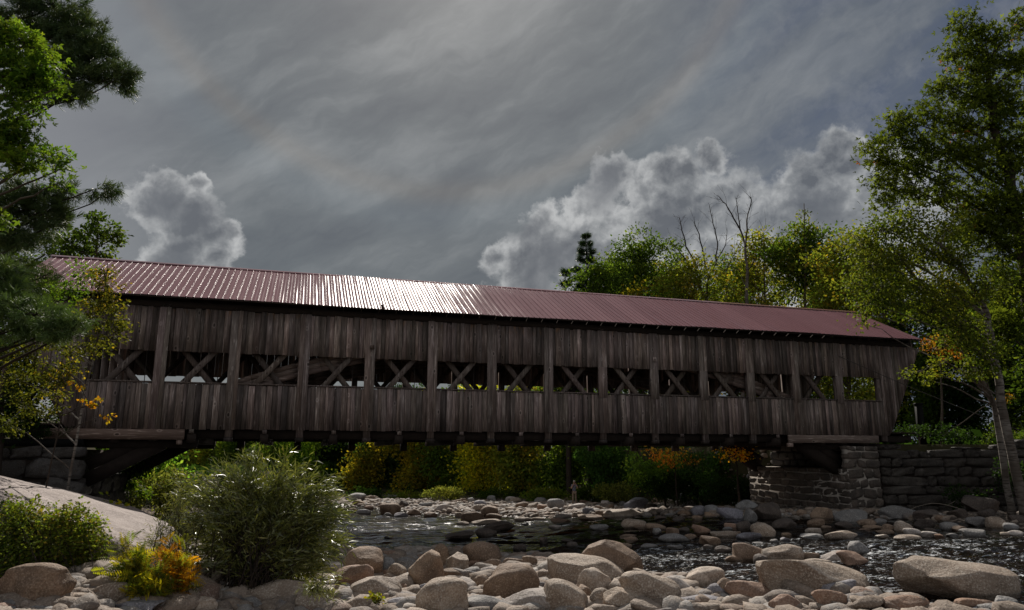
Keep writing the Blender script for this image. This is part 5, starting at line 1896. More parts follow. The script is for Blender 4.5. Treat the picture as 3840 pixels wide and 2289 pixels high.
# --- bare trees
def bare_tree(label, lines, d_, seed, name='dead_birch'):
    rs = np.random.default_rng(700 + seed)
    base = P(*lines[0][0][0], d_)
    base[2] = float(ground_z(base[0], base[1])) - .1
    root = empty(name, tuple(base))
    mt, ml = MB(), MB()
    for li, (pts, r0, r1) in enumerate(lines):
        w3 = np.array([P(x, y, d_ + (0 if li == 0 else rs.uniform(-1.2, 1.2) * min(1, li))) for (x, y) in pts])
        if li == 0:
            w3[0] = base
        fi = np.concatenate([w3[i] + (w3[i + 1] - w3[i]) * np.linspace(0, 1, 4)[:-1, None] for i in range(len(w3) - 1)] + [w3[-1:]])
        fi[1:-1] += rs.normal(0, .03, fi[1:-1].shape)
        tgt = mt if li == 0 else ml
        tgt.tube(fi - base, np.linspace(r0, r1, len(fi)), 6)
        if li > 0 or True:
            n0 = len(fi) // 2 if li == 0 else 2
            for k in range(n0, len(fi), 1):
                for _ in range(2):
                    dv = (fi[k] - fi[k - 1])
                    dv = dv / (np.linalg.norm(dv) + 1e-6)
                    v = dv * .7 + rs.normal(0, .55, 3)
                    v[2] += .25
                    l_ = rs.uniform(.25, .95)
                    e = fi[k] + v * l_
                    pth = crooked(fi[k], e, 4, .12, rs)
                    ml.tube(pth - base, np.linspace(.014, .006, 4), 3)
                    e2 = pth[2] + (v + rs.normal(0, .5, 3)) * l_ * .5
                    ml.tube(crooked(pth[2], e2, 3, .12, rs) - base, np.linspace(.009, .005, 3), 3)
    mt.build('trunk', M_BIRCH, root, smooth=True)
    ml.build('branches' if False else 'branchwork', M_BARK_D, root, smooth=True)
    tag(root, label, 'tree', BGG)


bare_tree('leafless many branched tree above the roof, left of the forked bare birch', [
    ([(1722, 1220), (1722, 860), (1718, 740), (1700, 690), (1672, 640)], .17, .08),
    ([(1700, 690), (1690, 640), (1668, 600), (1658, 560), (1652, 530)], .08, .03),
    ([(1718, 740), (1722, 680), (1712, 620), (1700, 570), (1688, 540)], .09, .03),
    ([(1722, 680), (1740, 640), (1745, 590), (1735, 545), (1725, 500)], .08, .025),
    ([(1740, 640), (1762, 600), (1768, 560)], .05, .02),
    ([(1672, 640), (1650, 610), (1632, 590)], .05, .02),
    ([(1740, 640), (1765, 660), (1785, 620), (1800, 590)], .05, .02)], 57, 1)
bare_tree('forked bare birch with pale trunk rising highest above the roof', [
    ([(1808, 1220), (1812, 900), (1815, 740), (1818, 660), (1812, 600)], .18, .09),
    ([(1812, 600), (1800, 560), (1785, 530), (1765, 498), (1750, 480)], .08, .03),
    ([(1812, 600), (1816, 560), (1818, 520), (1828, 490), (1822, 478)], .08, .025),
    ([(1800, 560), (1795, 520), (1790, 485)], .05, .02),
    ([(1818, 660), (1838, 630), (1852, 600), (1858, 570)], .05, .02),
    ([(1815, 700), (1800, 660), (1785, 650)], .04, .02)], 55, 2)

# --- the wood seen under the bridge and beyond its windows, upstream
UBG = 'trees on the far bank seen under the bridge'
ub = [
 ('tree with red berries beyond the left abutment', 'redgreen', 365, 960, 1185, 75, 50, 11, 41, 'deciduous_tree'),
 ('green tree low at the left, behind the tree with red berries', 'green', 290, 930, 1190, 70, 56, 9, 42, 'deciduous_tree'),
 ('mid green tree far back under the left part of the bridge', 'green', 600, 1000, 1195, 62, 92, 10, 43, 'deciduous_tree'),
 ('tree far back under the bridge just above the willow top', 'olive', 530, 1010, 1195, 55, 95, 9, 44, 'deciduous_tree'),
 ('bright green tree under the bridge above the right side of the willow', 'green', 705, 985, 1200, 60, 88, 11, 45, 'deciduous_tree'),
 ('green tree under the bridge between two dark conifers', 'bright', 765, 1000, 1205, 50, 84, 9, 46, 'deciduous_tree'),
 ('small golden tree among the dark trees under the bridge', 'yellow', 880, 1085, 1205, 45, 78, 7, 47, 'deciduous_tree'),
 ('dark green tree left of the golden leaning tree under the bridge', 'dark', 935, 970, 1210, 62, 80, 11, 48, 'deciduous_tree'),
 ('golden tree with spreading boughs under the middle of the bridge', 'yellow', 1020, 950, 1205, 72, 72, 13, 49, 'deciduous_tree'),
 ('green tree behind the pale riverside bush under the bridge', 'green', 1100, 940, 1205, 62, 70, 12, 50, 'deciduous_tree'),
 ('yellow green tree, brightest under the middle of the bridge', 'lime', 1185, 925, 1205, 72, 66, 14, 51, 'deciduous_tree'),
 ('olive tree just left of the person', 'olive', 1275, 910, 1205, 72, 63, 13, 52, 'deciduous_tree'),
 ('dim green tree right behind the person', 'green', 1365, 905, 1200, 70, 62, 13, 53, 'deciduous_tree'),
]
for (lb, pl, xc, yt, yb, hw, d_, n, sd, nm) in ub:
    tree(nm, lb, 'tree', [(xc, 1215, d_), (xc + 3, 1100, d_), (xc, yt + 25, d_)], .18, egg(xc, yt, yb + 14, hw * 1.25, n + 4, sd), d_, pl, 'oval', 0.30, 1.9, seed=sd, group=UBG, gain=1.6, spread=.62, bark=M_BARK_D)
for k, (lb, x, yt, hw, d_) in enumerate([
    ('dark conifer behind the left end of the row under the bridge', 480, 1000, 45, 98), ('dark conifer above the crown of the willow bush', 570, 1010, 42, 99), ('tall dark conifer between the green trees under the bridge', 650, 985, 45, 96),
    ('dark conifer right of the willow crown', 820, 975, 50, 86), ('black green conifer in the dark gap under the bridge', 870, 985, 48, 88), ('dark conifer behind the golden spreading tree', 975, 950, 50, 80)]):
    conifer(lb, x, yt, 1200, hw, d_, 10 + k, 'dark', 'spruce_tree', UBG, 12, 'spray', 1.5)
# a last row far upstream
PLC = ['at the left end', 'second from the left', 'third from the left', 'fourth from the left', 'behind the golden tree', 'behind the pale riverside bush', 'just right of the golden tree',
       'behind the brightest yellow green tree', 'left of the person', 'behind the person', 'right of the person', 'behind the orange maple', 'left of the right abutment']
for k in range(13):
    xc = 300 + k * 92
    d_ = 108 + 6 * (k % 3)
    yt = (1000 if xc < 950 else 930) + 16 * (k % 4)
    side = ['left', 'middle', 'right'][min(2, k // 5)]
    kind_ = ['dark', 'dim green', 'blackish', 'mossy green'][k % 4]
    tree('deciduous_tree', f'{kind_} distant tree {PLC[k]} in the farthest row upstream', 'tree', [(xc, 1212, d_), (xc, 1100, d_), (xc, yt + 30, d_)], .3,
         egg(xc, yt, 1195, 66, 9, 300 + k), d_, ['dark', 'green', 'dark', 'olive'][k % 4], 'oval', 0.55, 1.4, seed=300 + k, gain=1.6, group='farthest row of trees upstream', spread=.8, bark=M_BARK_D)
# low trees and leaning boughs on the near side of the right bank, under the bridge
LBG = 'low growth on the right bank under the bridge'
for k, (lb, pl, xc, yt, yb, hw, hh, d_, L_) in enumerate([
    ('orange and green young maple under the right part of the bridge', 'orange', 1640, 1098, 1125, 55, 14, 44, .2),
    ('dark green sapling beneath the young maple on the right bank', 'green', 1610, 1120, 1190, 85, 34, 46, .2),
    ('dark sapling left of the right abutment', 'dark', 1745, 1105, 1195, 75, 45, 44, .2),
    ('yellow leaved twiggy sapling at the corner of the right abutment', 'gold', 1790, 1098, 1115, 26, 10, 36, .13),
    ('dim green tree behind the person at the right', 'dark', 1480, 1060, 1195, 65, 60, 52, .22),
]):
    cl = [(xc + (q - 1.5) * hw * .5, yt + (yb - yt) * (.3 + .4 * (q % 2)), hw * .42, hh * .8) for q in range(4)] + ([(xc, (yt + yb) / 2, hw * .6, (yb - yt) * .45)] if yb - yt > 60 else [])
    tree('sapling', lb, 'tree', [(xc + 8, 1218, d_), (xc + 3, 1160, d_), (xc, yt + 8, d_)], .07, cl, d_, pl, 'oval', L_, 1.7, seed=60 + k, gain=2.2, group=LBG, spread=.28, bark=M_BARK_D)
for k, (lb, x, y, rx, ry, d_, pl) in enumerate([
    ('pale grey green riverside bush on the far bar', 1085, 1200, 48, 14, 58, 'willow'), ('low bush behind the stones left of the person', 1330, 1205, 60, 18, 56, 'shrub'),
    ('shrub just right of the person', 1450, 1200, 60, 26, 54, 'green'), ('shrub between the person and the dark domed boulder', 1500, 1196, 50, 22, 49, 'willow'),
    ('dark bush above the gravel bank', 1640, 1185, 80, 30, 45, 'dark'), ('low dark bush beside the right abutment', 1775, 1190, 62, 34, 41, 'dark'),
    ('bush at the far water edge behind the willow tip', 890, 1205, 45, 16, 68, 'dark'), ('bush on the far shore under the golden tree', 985, 1208, 50, 14, 66, 'shrub'),
    ('bush on the far shore left of the person', 1215, 1206, 60, 16, 62, 'green')]):
    tree('bush', lb, 'bush', [(x, y + ry + 5, d_), (x, y, d_)], .04, [(x - rx * .5, y + 2, rx * .45, ry * .8), (x + rx * .5, y + 3, rx * .45, ry * .8), (x, y, rx * .55, ry)], d_, pl, 'oval', .16, 2.4, seed=80 + k, group='bushes along the far shore', spread=.2)

# --- right side: big oak, birches, dark woods behind
OAK = [(2350, 62, 40, 34), (2395, 100, 45, 36), (2335, 120, 38, 30), (2440, 150, 50, 45), (2370, 170, 48, 36), (2300, 205, 42, 30), (2365, 235, 55, 38), (2440, 240, 50, 45),
       (2265, 275, 38, 26), (2320, 300, 52, 36), (2400, 310, 60, 42), (2200, 290, 40, 24), (2170, 325, 34, 24), (2235, 340, 50, 32), (2120, 365, 32, 20), (2160, 395, 46, 30), (2235, 400, 52, 34),
       (2310, 380, 55, 38), (2390, 400, 60, 45), (2460, 380, 45, 60), (2150, 440, 32, 26), (2210, 455, 46, 28), (2290, 465, 54, 34), (2370, 490, 60, 42), (2450, 500, 50, 50), (2430, 590, 60, 55), (2465, 690, 45, 60), (2480, 60, 30, 50),
       (2440, 800, 55, 50), (2380, 560, 55, 40), (2150, 500, 26, 20), (2550, 300, 60, 90), (2560, 500, 60, 90), (2540, 140, 50, 70)]
tree('oak_tree', 'big dark green oak with reddish tips towering along the right edge', 'tree', [(2540, 1120, 27), (2520, 800, 26), (2470, 520, 25.5), (2420, 330, 25), (2400, 160, 25)], .34, OAK, 25, 'oak', 'maple', 0.17, 3.0, seed=101, spread=.26, mat=M_FAR, bark=M_BARK_D)
BIR = [(2150, 560, 50, 34), (2095, 590, 40, 30), (2210, 545, 52, 38), (2120, 640, 46, 34), (2190, 630, 55, 40), (2260, 610, 56, 42), (2330, 640, 55, 44), (2080, 690, 30, 22), (2150, 700, 50, 34), (2230, 700, 58, 40), (2310, 720, 56, 42),
       (2110, 735, 38, 20), (2180, 735, 46, 22), (2270, 750, 50, 30), (2340, 800, 50, 40), (2092, 788, 12, 9), (2400, 700, 45, 45), (2300, 560, 50, 36), (2330, 830, 34, 24), (2390, 850, 40, 34)]
tree('birch_tree', 'leaning birch with yellow green leaves in front of the right end of the bridge', 'tree', [(2478, 1125, 25), (2440, 1010, 24.5), (2415, 860, 24), (2400, 760, 24), (2330, 640, 23.5), (2280, 590, 23)], .17, BIR, 23.5, 'birch', 'oval', 0.12, 2.1, seed=102, spread=.26, bark=M_BIRCH)
tree('birch_tree', 'second thin birch stem reaching left over the roof end', 'tree', [(2440, 1110, 25.5), (2420, 990, 25), (2350, 860, 25), (2290, 760, 24.5), (2200, 640, 24), (2110, 590, 24)], .12,
     [(2130, 610, 30, 22), (2230, 905, 32, 18), (2260, 925, 26, 14), (2340, 905, 40, 22), (2390, 900, 30, 26), (2290, 885, 26, 14), (2100, 760, 24, 14)], 24.2, 'birch', 'oval', 0.12, 1.3, seed=103, spread=.14, bark=M_BIRCH)
tree('sapling', 'orange leaved sapling beside the right end of the bridge', 'tree', [(2290, 1075, 34), (2290, 950, 34), (2285, 860, 34)], .06, [(2280, 850, 44, 9), (2320, 868, 40, 8), (2250, 838, 24, 7), (2450, 965, 30, 8), (2300, 820, 34, 12)], 34, 'orange', 'oval', .14, 1.6, seed=104, spread=.12)
for k, (lb, pl, xc, yt, yb, hw, d_, n) in enumerate([
    ('dark tree filling the gap behind the right end of the bridge', 'green', 2270, 700, 1080, 70, 41, 13), ('dark leafy tree behind the leaning birch', 'dark', 2360, 690, 1090, 75, 40, 14),
    ('dark leafy tree at the right edge behind the oak', 'green', 2455, 640, 1100, 75, 37, 14), ('shaded tree beyond the right portal', 'dark', 2200, 760, 1075, 60, 46, 10), ('tree outside the right edge behind the retaining wall', 'green', 2560, 500, 1100, 90, 34, 14)]):
    tree('deciduous_tree', lb, 'tree', [(xc, 1080, d_), (xc, 900, d_), (xc, yt + 30, d_)], .2, egg(xc, yt, yb, hw, n, 110 + k), d_, 'dark' if k % 2 else pl, 'oval', 0.24, 3.3, seed=110 + k, group='trees on the right bank beside the bridge', spread=.36, bark=M_BARK_D)
for k, (lb, x, y, rx, ry, d_, pl) in enumerate([
    ('low green plants on top of the stonework beside the right portal', 2235, 1050, 55, 16, 33.5, 'dark'), ('bush on the retaining wall left of the oak stem', 2330, 1055, 55, 20, 33.5, 'dark'), ('bush on the retaining wall at the far right', 2440, 1060, 50, 22, 33, 'green'),
    ('weeds hanging over the dark wall at the right edge', 2470, 1150, 45, 40, 30, 'dark'), ('dark bramble at the foot of the dark wall', 2350, 1205, 50, 26, 30, 'dark')]):
    tree('bush', lb, 'bush', [(x, y + ry + 4, d_), (x, y, d_)], .03, [(x - rx * .5, y, rx * .5, ry), (x + rx * .4, y + 3, rx * .5, ry * .8)], d_, pl, 'oval', .11, 1.6, seed=130 + k, group='bushes on and below the retaining wall', spread=.14)

# --- left side
MAP = [(15, 80, 40, 50), (60, 110, 60, 42), (50, 165, 70, 45), (105, 160, 40, 26), (30, 230, 50, 45), (95, 205, 52, 30), (140, 215, 34, 14), (30, 300, 45, 40), (70, 275, 34, 22), (20, 370, 40, 40), (75, 345, 40, 22), (110, 385, 44, 26), (60, 410, 50, 26), (150, 410, 24, 18),
       (-50, 150, 60, 80), (-60, 330, 60, 80), (145, 445, 22, 14), (10, 545, 26, 16)]
tree('maple_tree', 'bright green maple with lobed leaves at the upper left edge', 'tree', [(-160, 1300, 10.5), (-120, 700, 10.5), (-60, 350, 10), (-20, 180, 10), (0, 60, 10)], .15, MAP, 10, 'bright', 'maple', .085, 3.0, seed=141, spread=.10)
PIN = [(120, 20, 100, 30), (60, 55, 70, 34), (170, 70, 70, 36), (120, 95, 80, 26), (225, 95, 44, 30), (200, 140, 60, 30), (250, 150, 50, 24), (270, 190, 50, 20), (305, 178, 36, 14), (200, 190, 60, 26), (170, 225, 50, 20), (215, 220, 40, 14), (130, 180, 50, 30), (100, 235, 34, 14), (-60, 60, 80, 60)]
tree('white_pine', 'white pine with long dark boughs reaching over the sky at the upper left', 'tree', [(-230, 1300, 14), (-190, 600, 13.5), (-140, 100, 13), (-120, -150, 13)], .22, PIN, 13, 'pine', 'tuft', .17, 7.5, seed=142, spread=.10, mat=M_NEEDLE, bark=M_BARK_D, updir=.2, droop=-.1)
PIN2 = [(40, 470, 60, 26), (100, 468, 52, 18), (165, 465, 44, 13), (225, 462, 40, 9), (268, 460, 20, 6), (60, 510, 60, 26), (120, 530, 50, 22), (30, 570, 60, 40), (140, 500, 30, 10), (-50, 520, 60, 60)]
tree('white_pine', 'pine bough stretched level toward the bridge below the maple', 'tree', [(-190, 1250, 13), (-150, 800, 12.5), (-120, 520, 12), (-110, 420, 12)], .14, PIN2, 12, 'pine', 'tuft', .15, 8.0, seed=143, spread=.08, mat=M_NEEDLE, bark=M_BARK_D, updir=.2, droop=-.1)
PIN3 = [(20, 730, 60, 34), (90, 765, 70, 24), (40, 800, 60, 26), (150, 785, 60, 18), (205, 780, 40, 11), (110, 810, 60, 16), (165, 805, 36, 8), (15, 690, 40, 30), (-60, 760, 60, 60), (20, 660, 34, 20)]
tree('white_pine', 'soft yellowish pine bough drooping in front of the left end of the bridge', 'tree', [(-210, 1280, 10.5), (-180, 1000, 10), (-150, 760, 9.5), (-140, 640, 9.5)], .12, PIN3, 9.5, 'softpine', 'tuft', .13, 7.0, seed=144, spread=.07, mat=M_NEEDLE, bark=M_BARK_D, updir=.2, droop=-.05)
HEM = [(20, 560, 50, 30), (60, 590, 70, 34), (40, 640, 70, 34), (110, 560, 40, 20), (110, 620, 46, 26), (80, 680, 60, 30), (20, 700, 40, 30), (130, 660, 30, 14), (60, 720, 50, 18), (110, 520, 46, 16), (-50, 620, 60, 90)]
tree('hemlock_tree', 'dark hemlock with feathery sprays at the left above the roof end', 'tree', [(-60, 1120, 17), (-50, 800, 16.5), (-30, 560, 16), (-20, 420, 16)], .16, HEM, 16, 'green', 'spray', .26, 3.6, seed=145, spread=.14, mat=M_NEEDLE, bark=M_BARK_D, updir=.9)
tree('deciduous_tree', 'small green tree standing behind the left end of the roof', 'tree', [(215, 1060, 33), (225, 800, 33), (232, 640, 33), (240, 540, 33)], .12,
     [(225, 535, 34, 22), (265, 560, 32, 22), (190, 560, 30, 18), (240, 585, 50, 20), (285, 575, 22, 12), (190, 600, 40, 20), (245, 610, 44, 14), (150, 600, 36, 20), (140, 575, 26, 20), (170, 640, 60, 24), (100, 640, 60, 30), (210, 520, 18, 10)], 33, 'green', 'oval', .20, 1.8, seed=146, spread=.2)
tree('maple_tree', 'glossy green maple just over the left end of the roof', 'tree', [(-40, 1110, 19.5), (20, 850, 19), (80, 720, 18.5)], .07, [(110, 700, 50, 24), (170, 705, 44, 18), (210, 665, 26, 20), (60, 740, 46, 24), (140, 735, 46, 18), (80, 690, 30, 16)], 18.5, 'bright', 'oval', .10, 1.6, seed=147, spread=.12)
YB = [(255, 665, 26, 26), (250, 700, 34, 26), (235, 740, 48, 26), (275, 735, 26, 18), (270, 775, 40, 24), (215, 780, 46, 20), (295, 800, 24, 14), (250, 815, 40, 18), (175, 850, 44, 20), (220, 845, 36, 14), (120, 830, 46, 20), (60, 860, 60, 24), (130, 890, 50, 22), (40, 920, 50, 26), (100, 950, 44, 22),
      (150, 925, 34, 18), (60, 990, 50, 26), (120, 1000, 28, 16), (20, 1030, 36, 24), (165, 905, 30, 14)]
tree('birch_tree', 'slender young birch with yellow leaves before the left end of the bridge', 'tree', [(170, 1085, 17.5), (205, 960, 17.5), (232, 850, 17.5), (250, 740, 17.5), (262, 640, 17.5)], .032, YB, 17.3, 'ybirch', 'oval', .09, 1.25, seed=148, spread=.12, bark=M_BIRCH)
tree('birch_tree', 'thin birch sprays of yellow leaves low against the left siding', 'tree', [(110, 1090, 16.5), (150, 1010, 16.5), (215, 985, 16.5), (245, 990, 16.5)], .02, [(205, 985, 14, 10), (240, 985, 22, 10), (258, 1010, 14, 10), (190, 930, 20, 10)], 16.5, 'gold', 'oval', .09, .8, seed=149, spread=.05, bark=M_BARK_D)
for k, (lb, pl, xc, yt, yb, hw, d_, n) in enumerate([
    ('dark tree behind the left portal', 'dark', 70, 780, 1090, 80, 25, 11), ('dark green tree in the shade beyond the left edge', 'dark', -60, 600, 1120, 100, 24, 12),
    ('shaded tree behind the left abutment', 'green', 160, 820, 1060, 60, 34, 9), ('dark green tree left of the bridge end behind the birch', 'dark', 10, 850, 1080, 60, 21.5, 9)]):
    tree('deciduous_tree', lb, 'tree', [(xc, 1085, d_), (xc, 950, d_), (xc, yt + 20, d_)], .16, egg(xc, yt, yb, hw, n, 160 + k), d_, pl, 'oval', 0.16, 1.8, seed=160 + k, group='trees on the left bank beside the bridge', spread=.26, bark=M_BARK_D)
tree('bush', 'grassy weeds on top of the left abutment stones', 'bush', [(110, 1062, 22.6), (110, 1048, 22.6)], .02, [(80, 1050, 40, 10), (140, 1054, 30, 8)], 22.6, 'dark', 'willow', .2, 2.0, seed=170, spread=.08)
tree('bush', 'light green willow thicket on the bank behind the left abutment', 'bush', [(390, 1240, 32), (390, 1200, 32)], .05,
     [(330, 1210, 44, 26), (390, 1190, 50, 32), (450, 1180, 40, 36), (350, 1170, 40, 22), (420, 1230, 46, 24), (310, 1180, 30, 24), (480, 1215, 34, 30)], 32, 'willow', 'oval', .15, 2.0, seed=171, spread=.18)
tree('bush', 'green bush tucked against the base of the left abutment', 'bush', [(320, 1225, 29), (320, 1195, 29)], .03, [(305, 1165, 22, 30), (330, 1195, 34, 22), (300, 1130, 14, 20), (345, 1140, 30, 26)], 29, 'bright', 'oval', .14, 1.8, seed=172, spread=.14)


# --- foreground bushes
def bush_stems(name, label, cat, foot, d_, targets, n, pal, leaf, L, seed, mat, per=40, rad=.012, foot_w=.35, arch=.25, spreadl=.035, start=.3, group=None, droop=.4, updir=.5, bark=None, zfoot=None):
    """stems fan out from a foot and arch toward target blobs; leaves sit along the stems"""
    rs = np.random.default_rng(seed)
    if zfoot is None:
        d_ = ground_at(foot[0], foot[1])[0]
    f0 = P(foot[0], foot[1], d_)
    if zfoot is None:
        f0[2] = float(ground_z(f0[0], f0[1]))
    root = empty(name, tuple(f0))
    mb = MB()
    wts = np.array([t[2] * t[3] for t in targets], float)
    wts /= wts.sum()
    pos, dr = [], []
    for k in range(n):
        t = targets[rs.choice(len(targets), p=wts)]
        c = P(t[0], t[1], d_)
        u = rs.normal(size=3)
        u /= np.linalg.norm(u)
        u *= rs.random() ** .4
        e = c + u * np.array([t[2] * PX * d_, max(t[2], t[3]) * PX * d_ * .9, t[3] * PX * d_])
        s = f0 + np.array([rs.normal(0, foot_w), rs.normal(0, foot_w * .8), -.05])
        s[2] = float(ground_z(s[0], s[1])) - .03 if zfoot is None else s[2]
        m_ = 9
        f = np.linspace(0, 1, m_)[:, None]
        pth = s + (e - s) * f
        Ls = np.linalg.norm(e - s)
        hz = (e - s).copy(); hz[2] = 0
        pth[:, 2] += arch * Ls * np.sin(f[:, 0] * math.pi * .9) * .6
        pth -= hz * (0.22 * np.sin(f * math.pi))
        pth[1:] += rs.normal(0, .012, (m_ - 1, 3))
        r_ = rad * rs.uniform(.6, 1.2)
        mb.tube(pth - f0, np.linspace(r_, r_ * .25, m_), 4)
        q = int(per * rs.uniform(.6, 1.3))
        ff = start + (1 - start) * rs.random(q) ** .75
        ii = ff * (m_ - 1)
        i0 = np.clip(ii.astype(int), 0, m_ - 2)
        fr = (ii - i0)[:, None]
        pp = pth[i0] * (1 - fr) + pth[i0 + 1] * fr
        tg = pth[i0 + 1] - pth[i0]
        tg /= np.linalg.norm(tg, axis=1, keepdims=True) + 1e-9
        pos.append(pp + rs.normal(0, spreadl, pp.shape))
        dr.append(tg)
    pos = np.concatenate(pos); dr = np.concatenate(dr)
    gz = np.maximum(ground_z(pos[:, 0], pos[:, 1]), -9)
    kp = pos[:, 2] > gz + .02
    pos, dr = pos[kp], dr[kp]
    mb.build('stems' if False else 'stem_cluster', bark or M_BARK_D, root, smooth=True)
    leaves_object('foliage', pos - f0, L * rs.uniform(.6, 1.25, len(pos)), pal, leaf, mat, root, rs, updir, dr, droop)
    tag(root, label, cat, group)
    return root


bush_stems('willow_bush', 'large glossy narrow leaved willow bush arching over the left foreground', 'bush', (615, 1445), 12.6,
           [(560, 1180, 80, 50), (650, 1150, 90, 45), (740, 1165, 70, 45), (800, 1200, 36, 30), (520, 1260, 90, 60), (640, 1250, 120, 60), (760, 1260, 90, 60), (600, 1340, 130, 55), (740, 1350, 90, 50), (830, 1310, 28, 40), (480, 1330, 60, 50), (790, 1400, 40, 30), (690, 1420, 80, 30), (460, 1240, 40, 50),
            (530, 1135, 26, 20), (610, 1118, 30, 16), (690, 1112, 30, 16), (750, 1128, 26, 18), (820, 1180, 22, 24), (850, 1250, 14, 26), (855, 1330, 12, 26), (425, 1220, 24, 24), (720, 1200, 110, 60), (810, 1230, 44, 50), (835, 1290, 30, 50), (800, 1340, 50, 40), (450, 1200, 40, 40)],
           330, 'willow', 'willow', .185, 201, M_WILLOW, per=84, rad=.013, foot_w=.42, arch=.20, spreadl=.065, start=.46)
bush_stems('willow_bush', 'thin grey green willow shoots between the rock slab and the large willow', 'bush', (420, 1400), 13.6,
           [(400, 1260, 30, 40), (370, 1300, 40, 40), (430, 1220, 26, 40), (440, 1310, 40, 50), (350, 1350, 40, 30)], 90, 'willow', 'willow', .12, 202, M_WILLOW, per=26, rad=.008, foot_w=.2, arch=.1, spreadl=.05)
bush_stems('low_shrub', 'low reddish green shrub on the rock slab at the lower left', 'bush', (95, 1395), 12.6,
           [(40, 1250, 60, 40), (120, 1245, 60, 34), (190, 1255, 46, 34), (230, 1290, 34, 40), (20, 1235, 30, 26), (60, 1330, 80, 40), (160, 1330, 70, 40), (220, 1330, 40, 34), (100, 1370, 100, 20), (10, 1350, 40, 40), (200, 1375, 50, 20), (-40, 1310, 60, 60)],
           430, 'shrub', 'oval', .068, 203, M_LEAF, per=58, rad=.006, foot_w=.55, arch=.05, spreadl=.06, start=.35)
bush_stems('alder_shoot', 'upright alder shoot with large round leaves in front of the rock slab', 'plant', (285, 1330), 11.9,
           [(268, 1215, 26, 14), (290, 1235, 26, 22), (255, 1245, 20, 14)], 12, 'lime', 'oval', .13, 204, M_LEAF, per=9, rad=.007, foot_w=.05, arch=.05, spreadl=.03, start=.5)
bush_stems('alder_shoot', 'sparse reddish shoot with a few leaves at the left edge above the low shrub', 'plant', (20, 1300), 11.6,
           [(25, 1205, 30, 26), (65, 1225, 22, 14)], 8, 'orange', 'oval', .10, 205, M_LEAF, per=8, rad=.005, foot_w=.08, arch=.05, spreadl=.03, start=.5)
bush_stems('sumac_plant', 'yellow and lime leaved sumac plant on the stones at lower left', 'plant', (355, 1470), 11.3,
           [(300, 1380, 50, 26), (340, 1420, 60, 30), (280, 1440, 40, 24), (390, 1440, 50, 24), (340, 1360, 50, 20), (250, 1415, 30, 20), (300, 1340, 40, 20), (360, 1400, 60, 40)], 80, 'lime', 'fern', .24, 206, M_LEAF, per=7, rad=.006, foot_w=.14, arch=.12, spreadl=.04, start=.4)
bush_stems('sumac_plant', 'orange gold sumac plant leaning against the willow at lower left', 'plant', (420, 1468), 11.6,
           [(410, 1330, 34, 20), (440, 1370, 30, 24), (400, 1380, 40, 24), (460, 1410, 24, 16), (430, 1420, 34, 20), (380, 1345, 30, 14), (450, 1450, 34, 14), (420, 1400, 60, 50)], 50, 'gold', 'fern', .23, 207, M_LEAF, per=7, rad=.006, foot_w=.12, arch=.12, spreadl=.04, start=.4)
bush_stems('weed', 'small bright green weed growing between the boulders near the bottom', 'plant', (920, 1462), 11.6, [(900, 1448, 16, 8), (925, 1452, 18, 10)], 16, 'lime', 'oval', .06, 208, M_LEAF, per=9, rad=.004, foot_w=.05, arch=.1, spreadl=.02, zfoot=1)
bush_stems('willow_bush', 'low trailing willow twigs spilling over the boulders below the willow bush', 'bush', (770, 1420), 11.9, [(760, 1430, 34, 20), (800, 1445, 24, 10), (820, 1400, 20, 14)], 34, 'willow', 'willow', .10, 209, M_WILLOW, per=26, rad=.006, foot_w=.08, arch=.1, spreadl=.04, zfoot=1)

# leafy litter and grass of the forest floor, nobody could count it
rs = np.random.default_rng(77)
n = 26000
x = rs.uniform(-60, 50, n); y = rs.uniform(30, 120, n)
g = ground_z(x, y)
ok = (g > wl(x, y) + .42)
x, y, g = x[ok], y[ok], g[ok]
pos = np.stack([x, y, g + rs.uniform(.02, .35, len(x))], -1)
o = leaves_object('undergrowth', pos, rs.uniform(.25, .7, len(x)), 'dark', 'oval', M_FAR, None, rs, .3)
tag(o, 'low dark undergrowth covering the forest floor', 'undergrowth', kind='stuff')

# driftwood
mb = MB()
a_, b_ = P(2190, 1252, 28.2), P(2346, 1243, 28.6)
pth = crooked(a_, b_, 9, .05, np.random.default_rng(5), .12)
mb.tube(pth, np.linspace(.008, .016, 9), 6, cap=True)
mb.tube([pth[6], pth[6] + np.array([.25, -.1, .16])], [.010, .005], 5, cap=True)
tag(mb.build('driftwood_branch', m_simple('bleached_driftwood', (.25, .21, .17), .8), smooth=True), 'pale bare branch lying on the rocks below the retaining wall', 'branch')
# marker post behind the wall
mb = MB()
c = P(2238, 1030, 34.5)
gz = float(ground_z(c[0], c[1]))
mb.box(c[0] - .14, c[0] + .14, c[1] - .12, c[1] + .12, gz - .1, P(2238, 985, 34.5)[2])
mb.box(c[0] - .16, c[0] + .16, c[1] - .14, c[1] + .14, P(2238, 985, 34.5)[2] + .002, P(2238, 982, 34.5)[2] + .03)
tag(mb.build('guard_post', M_POST), 'short dark wooden post beside the right portal of the bridge', 'post')


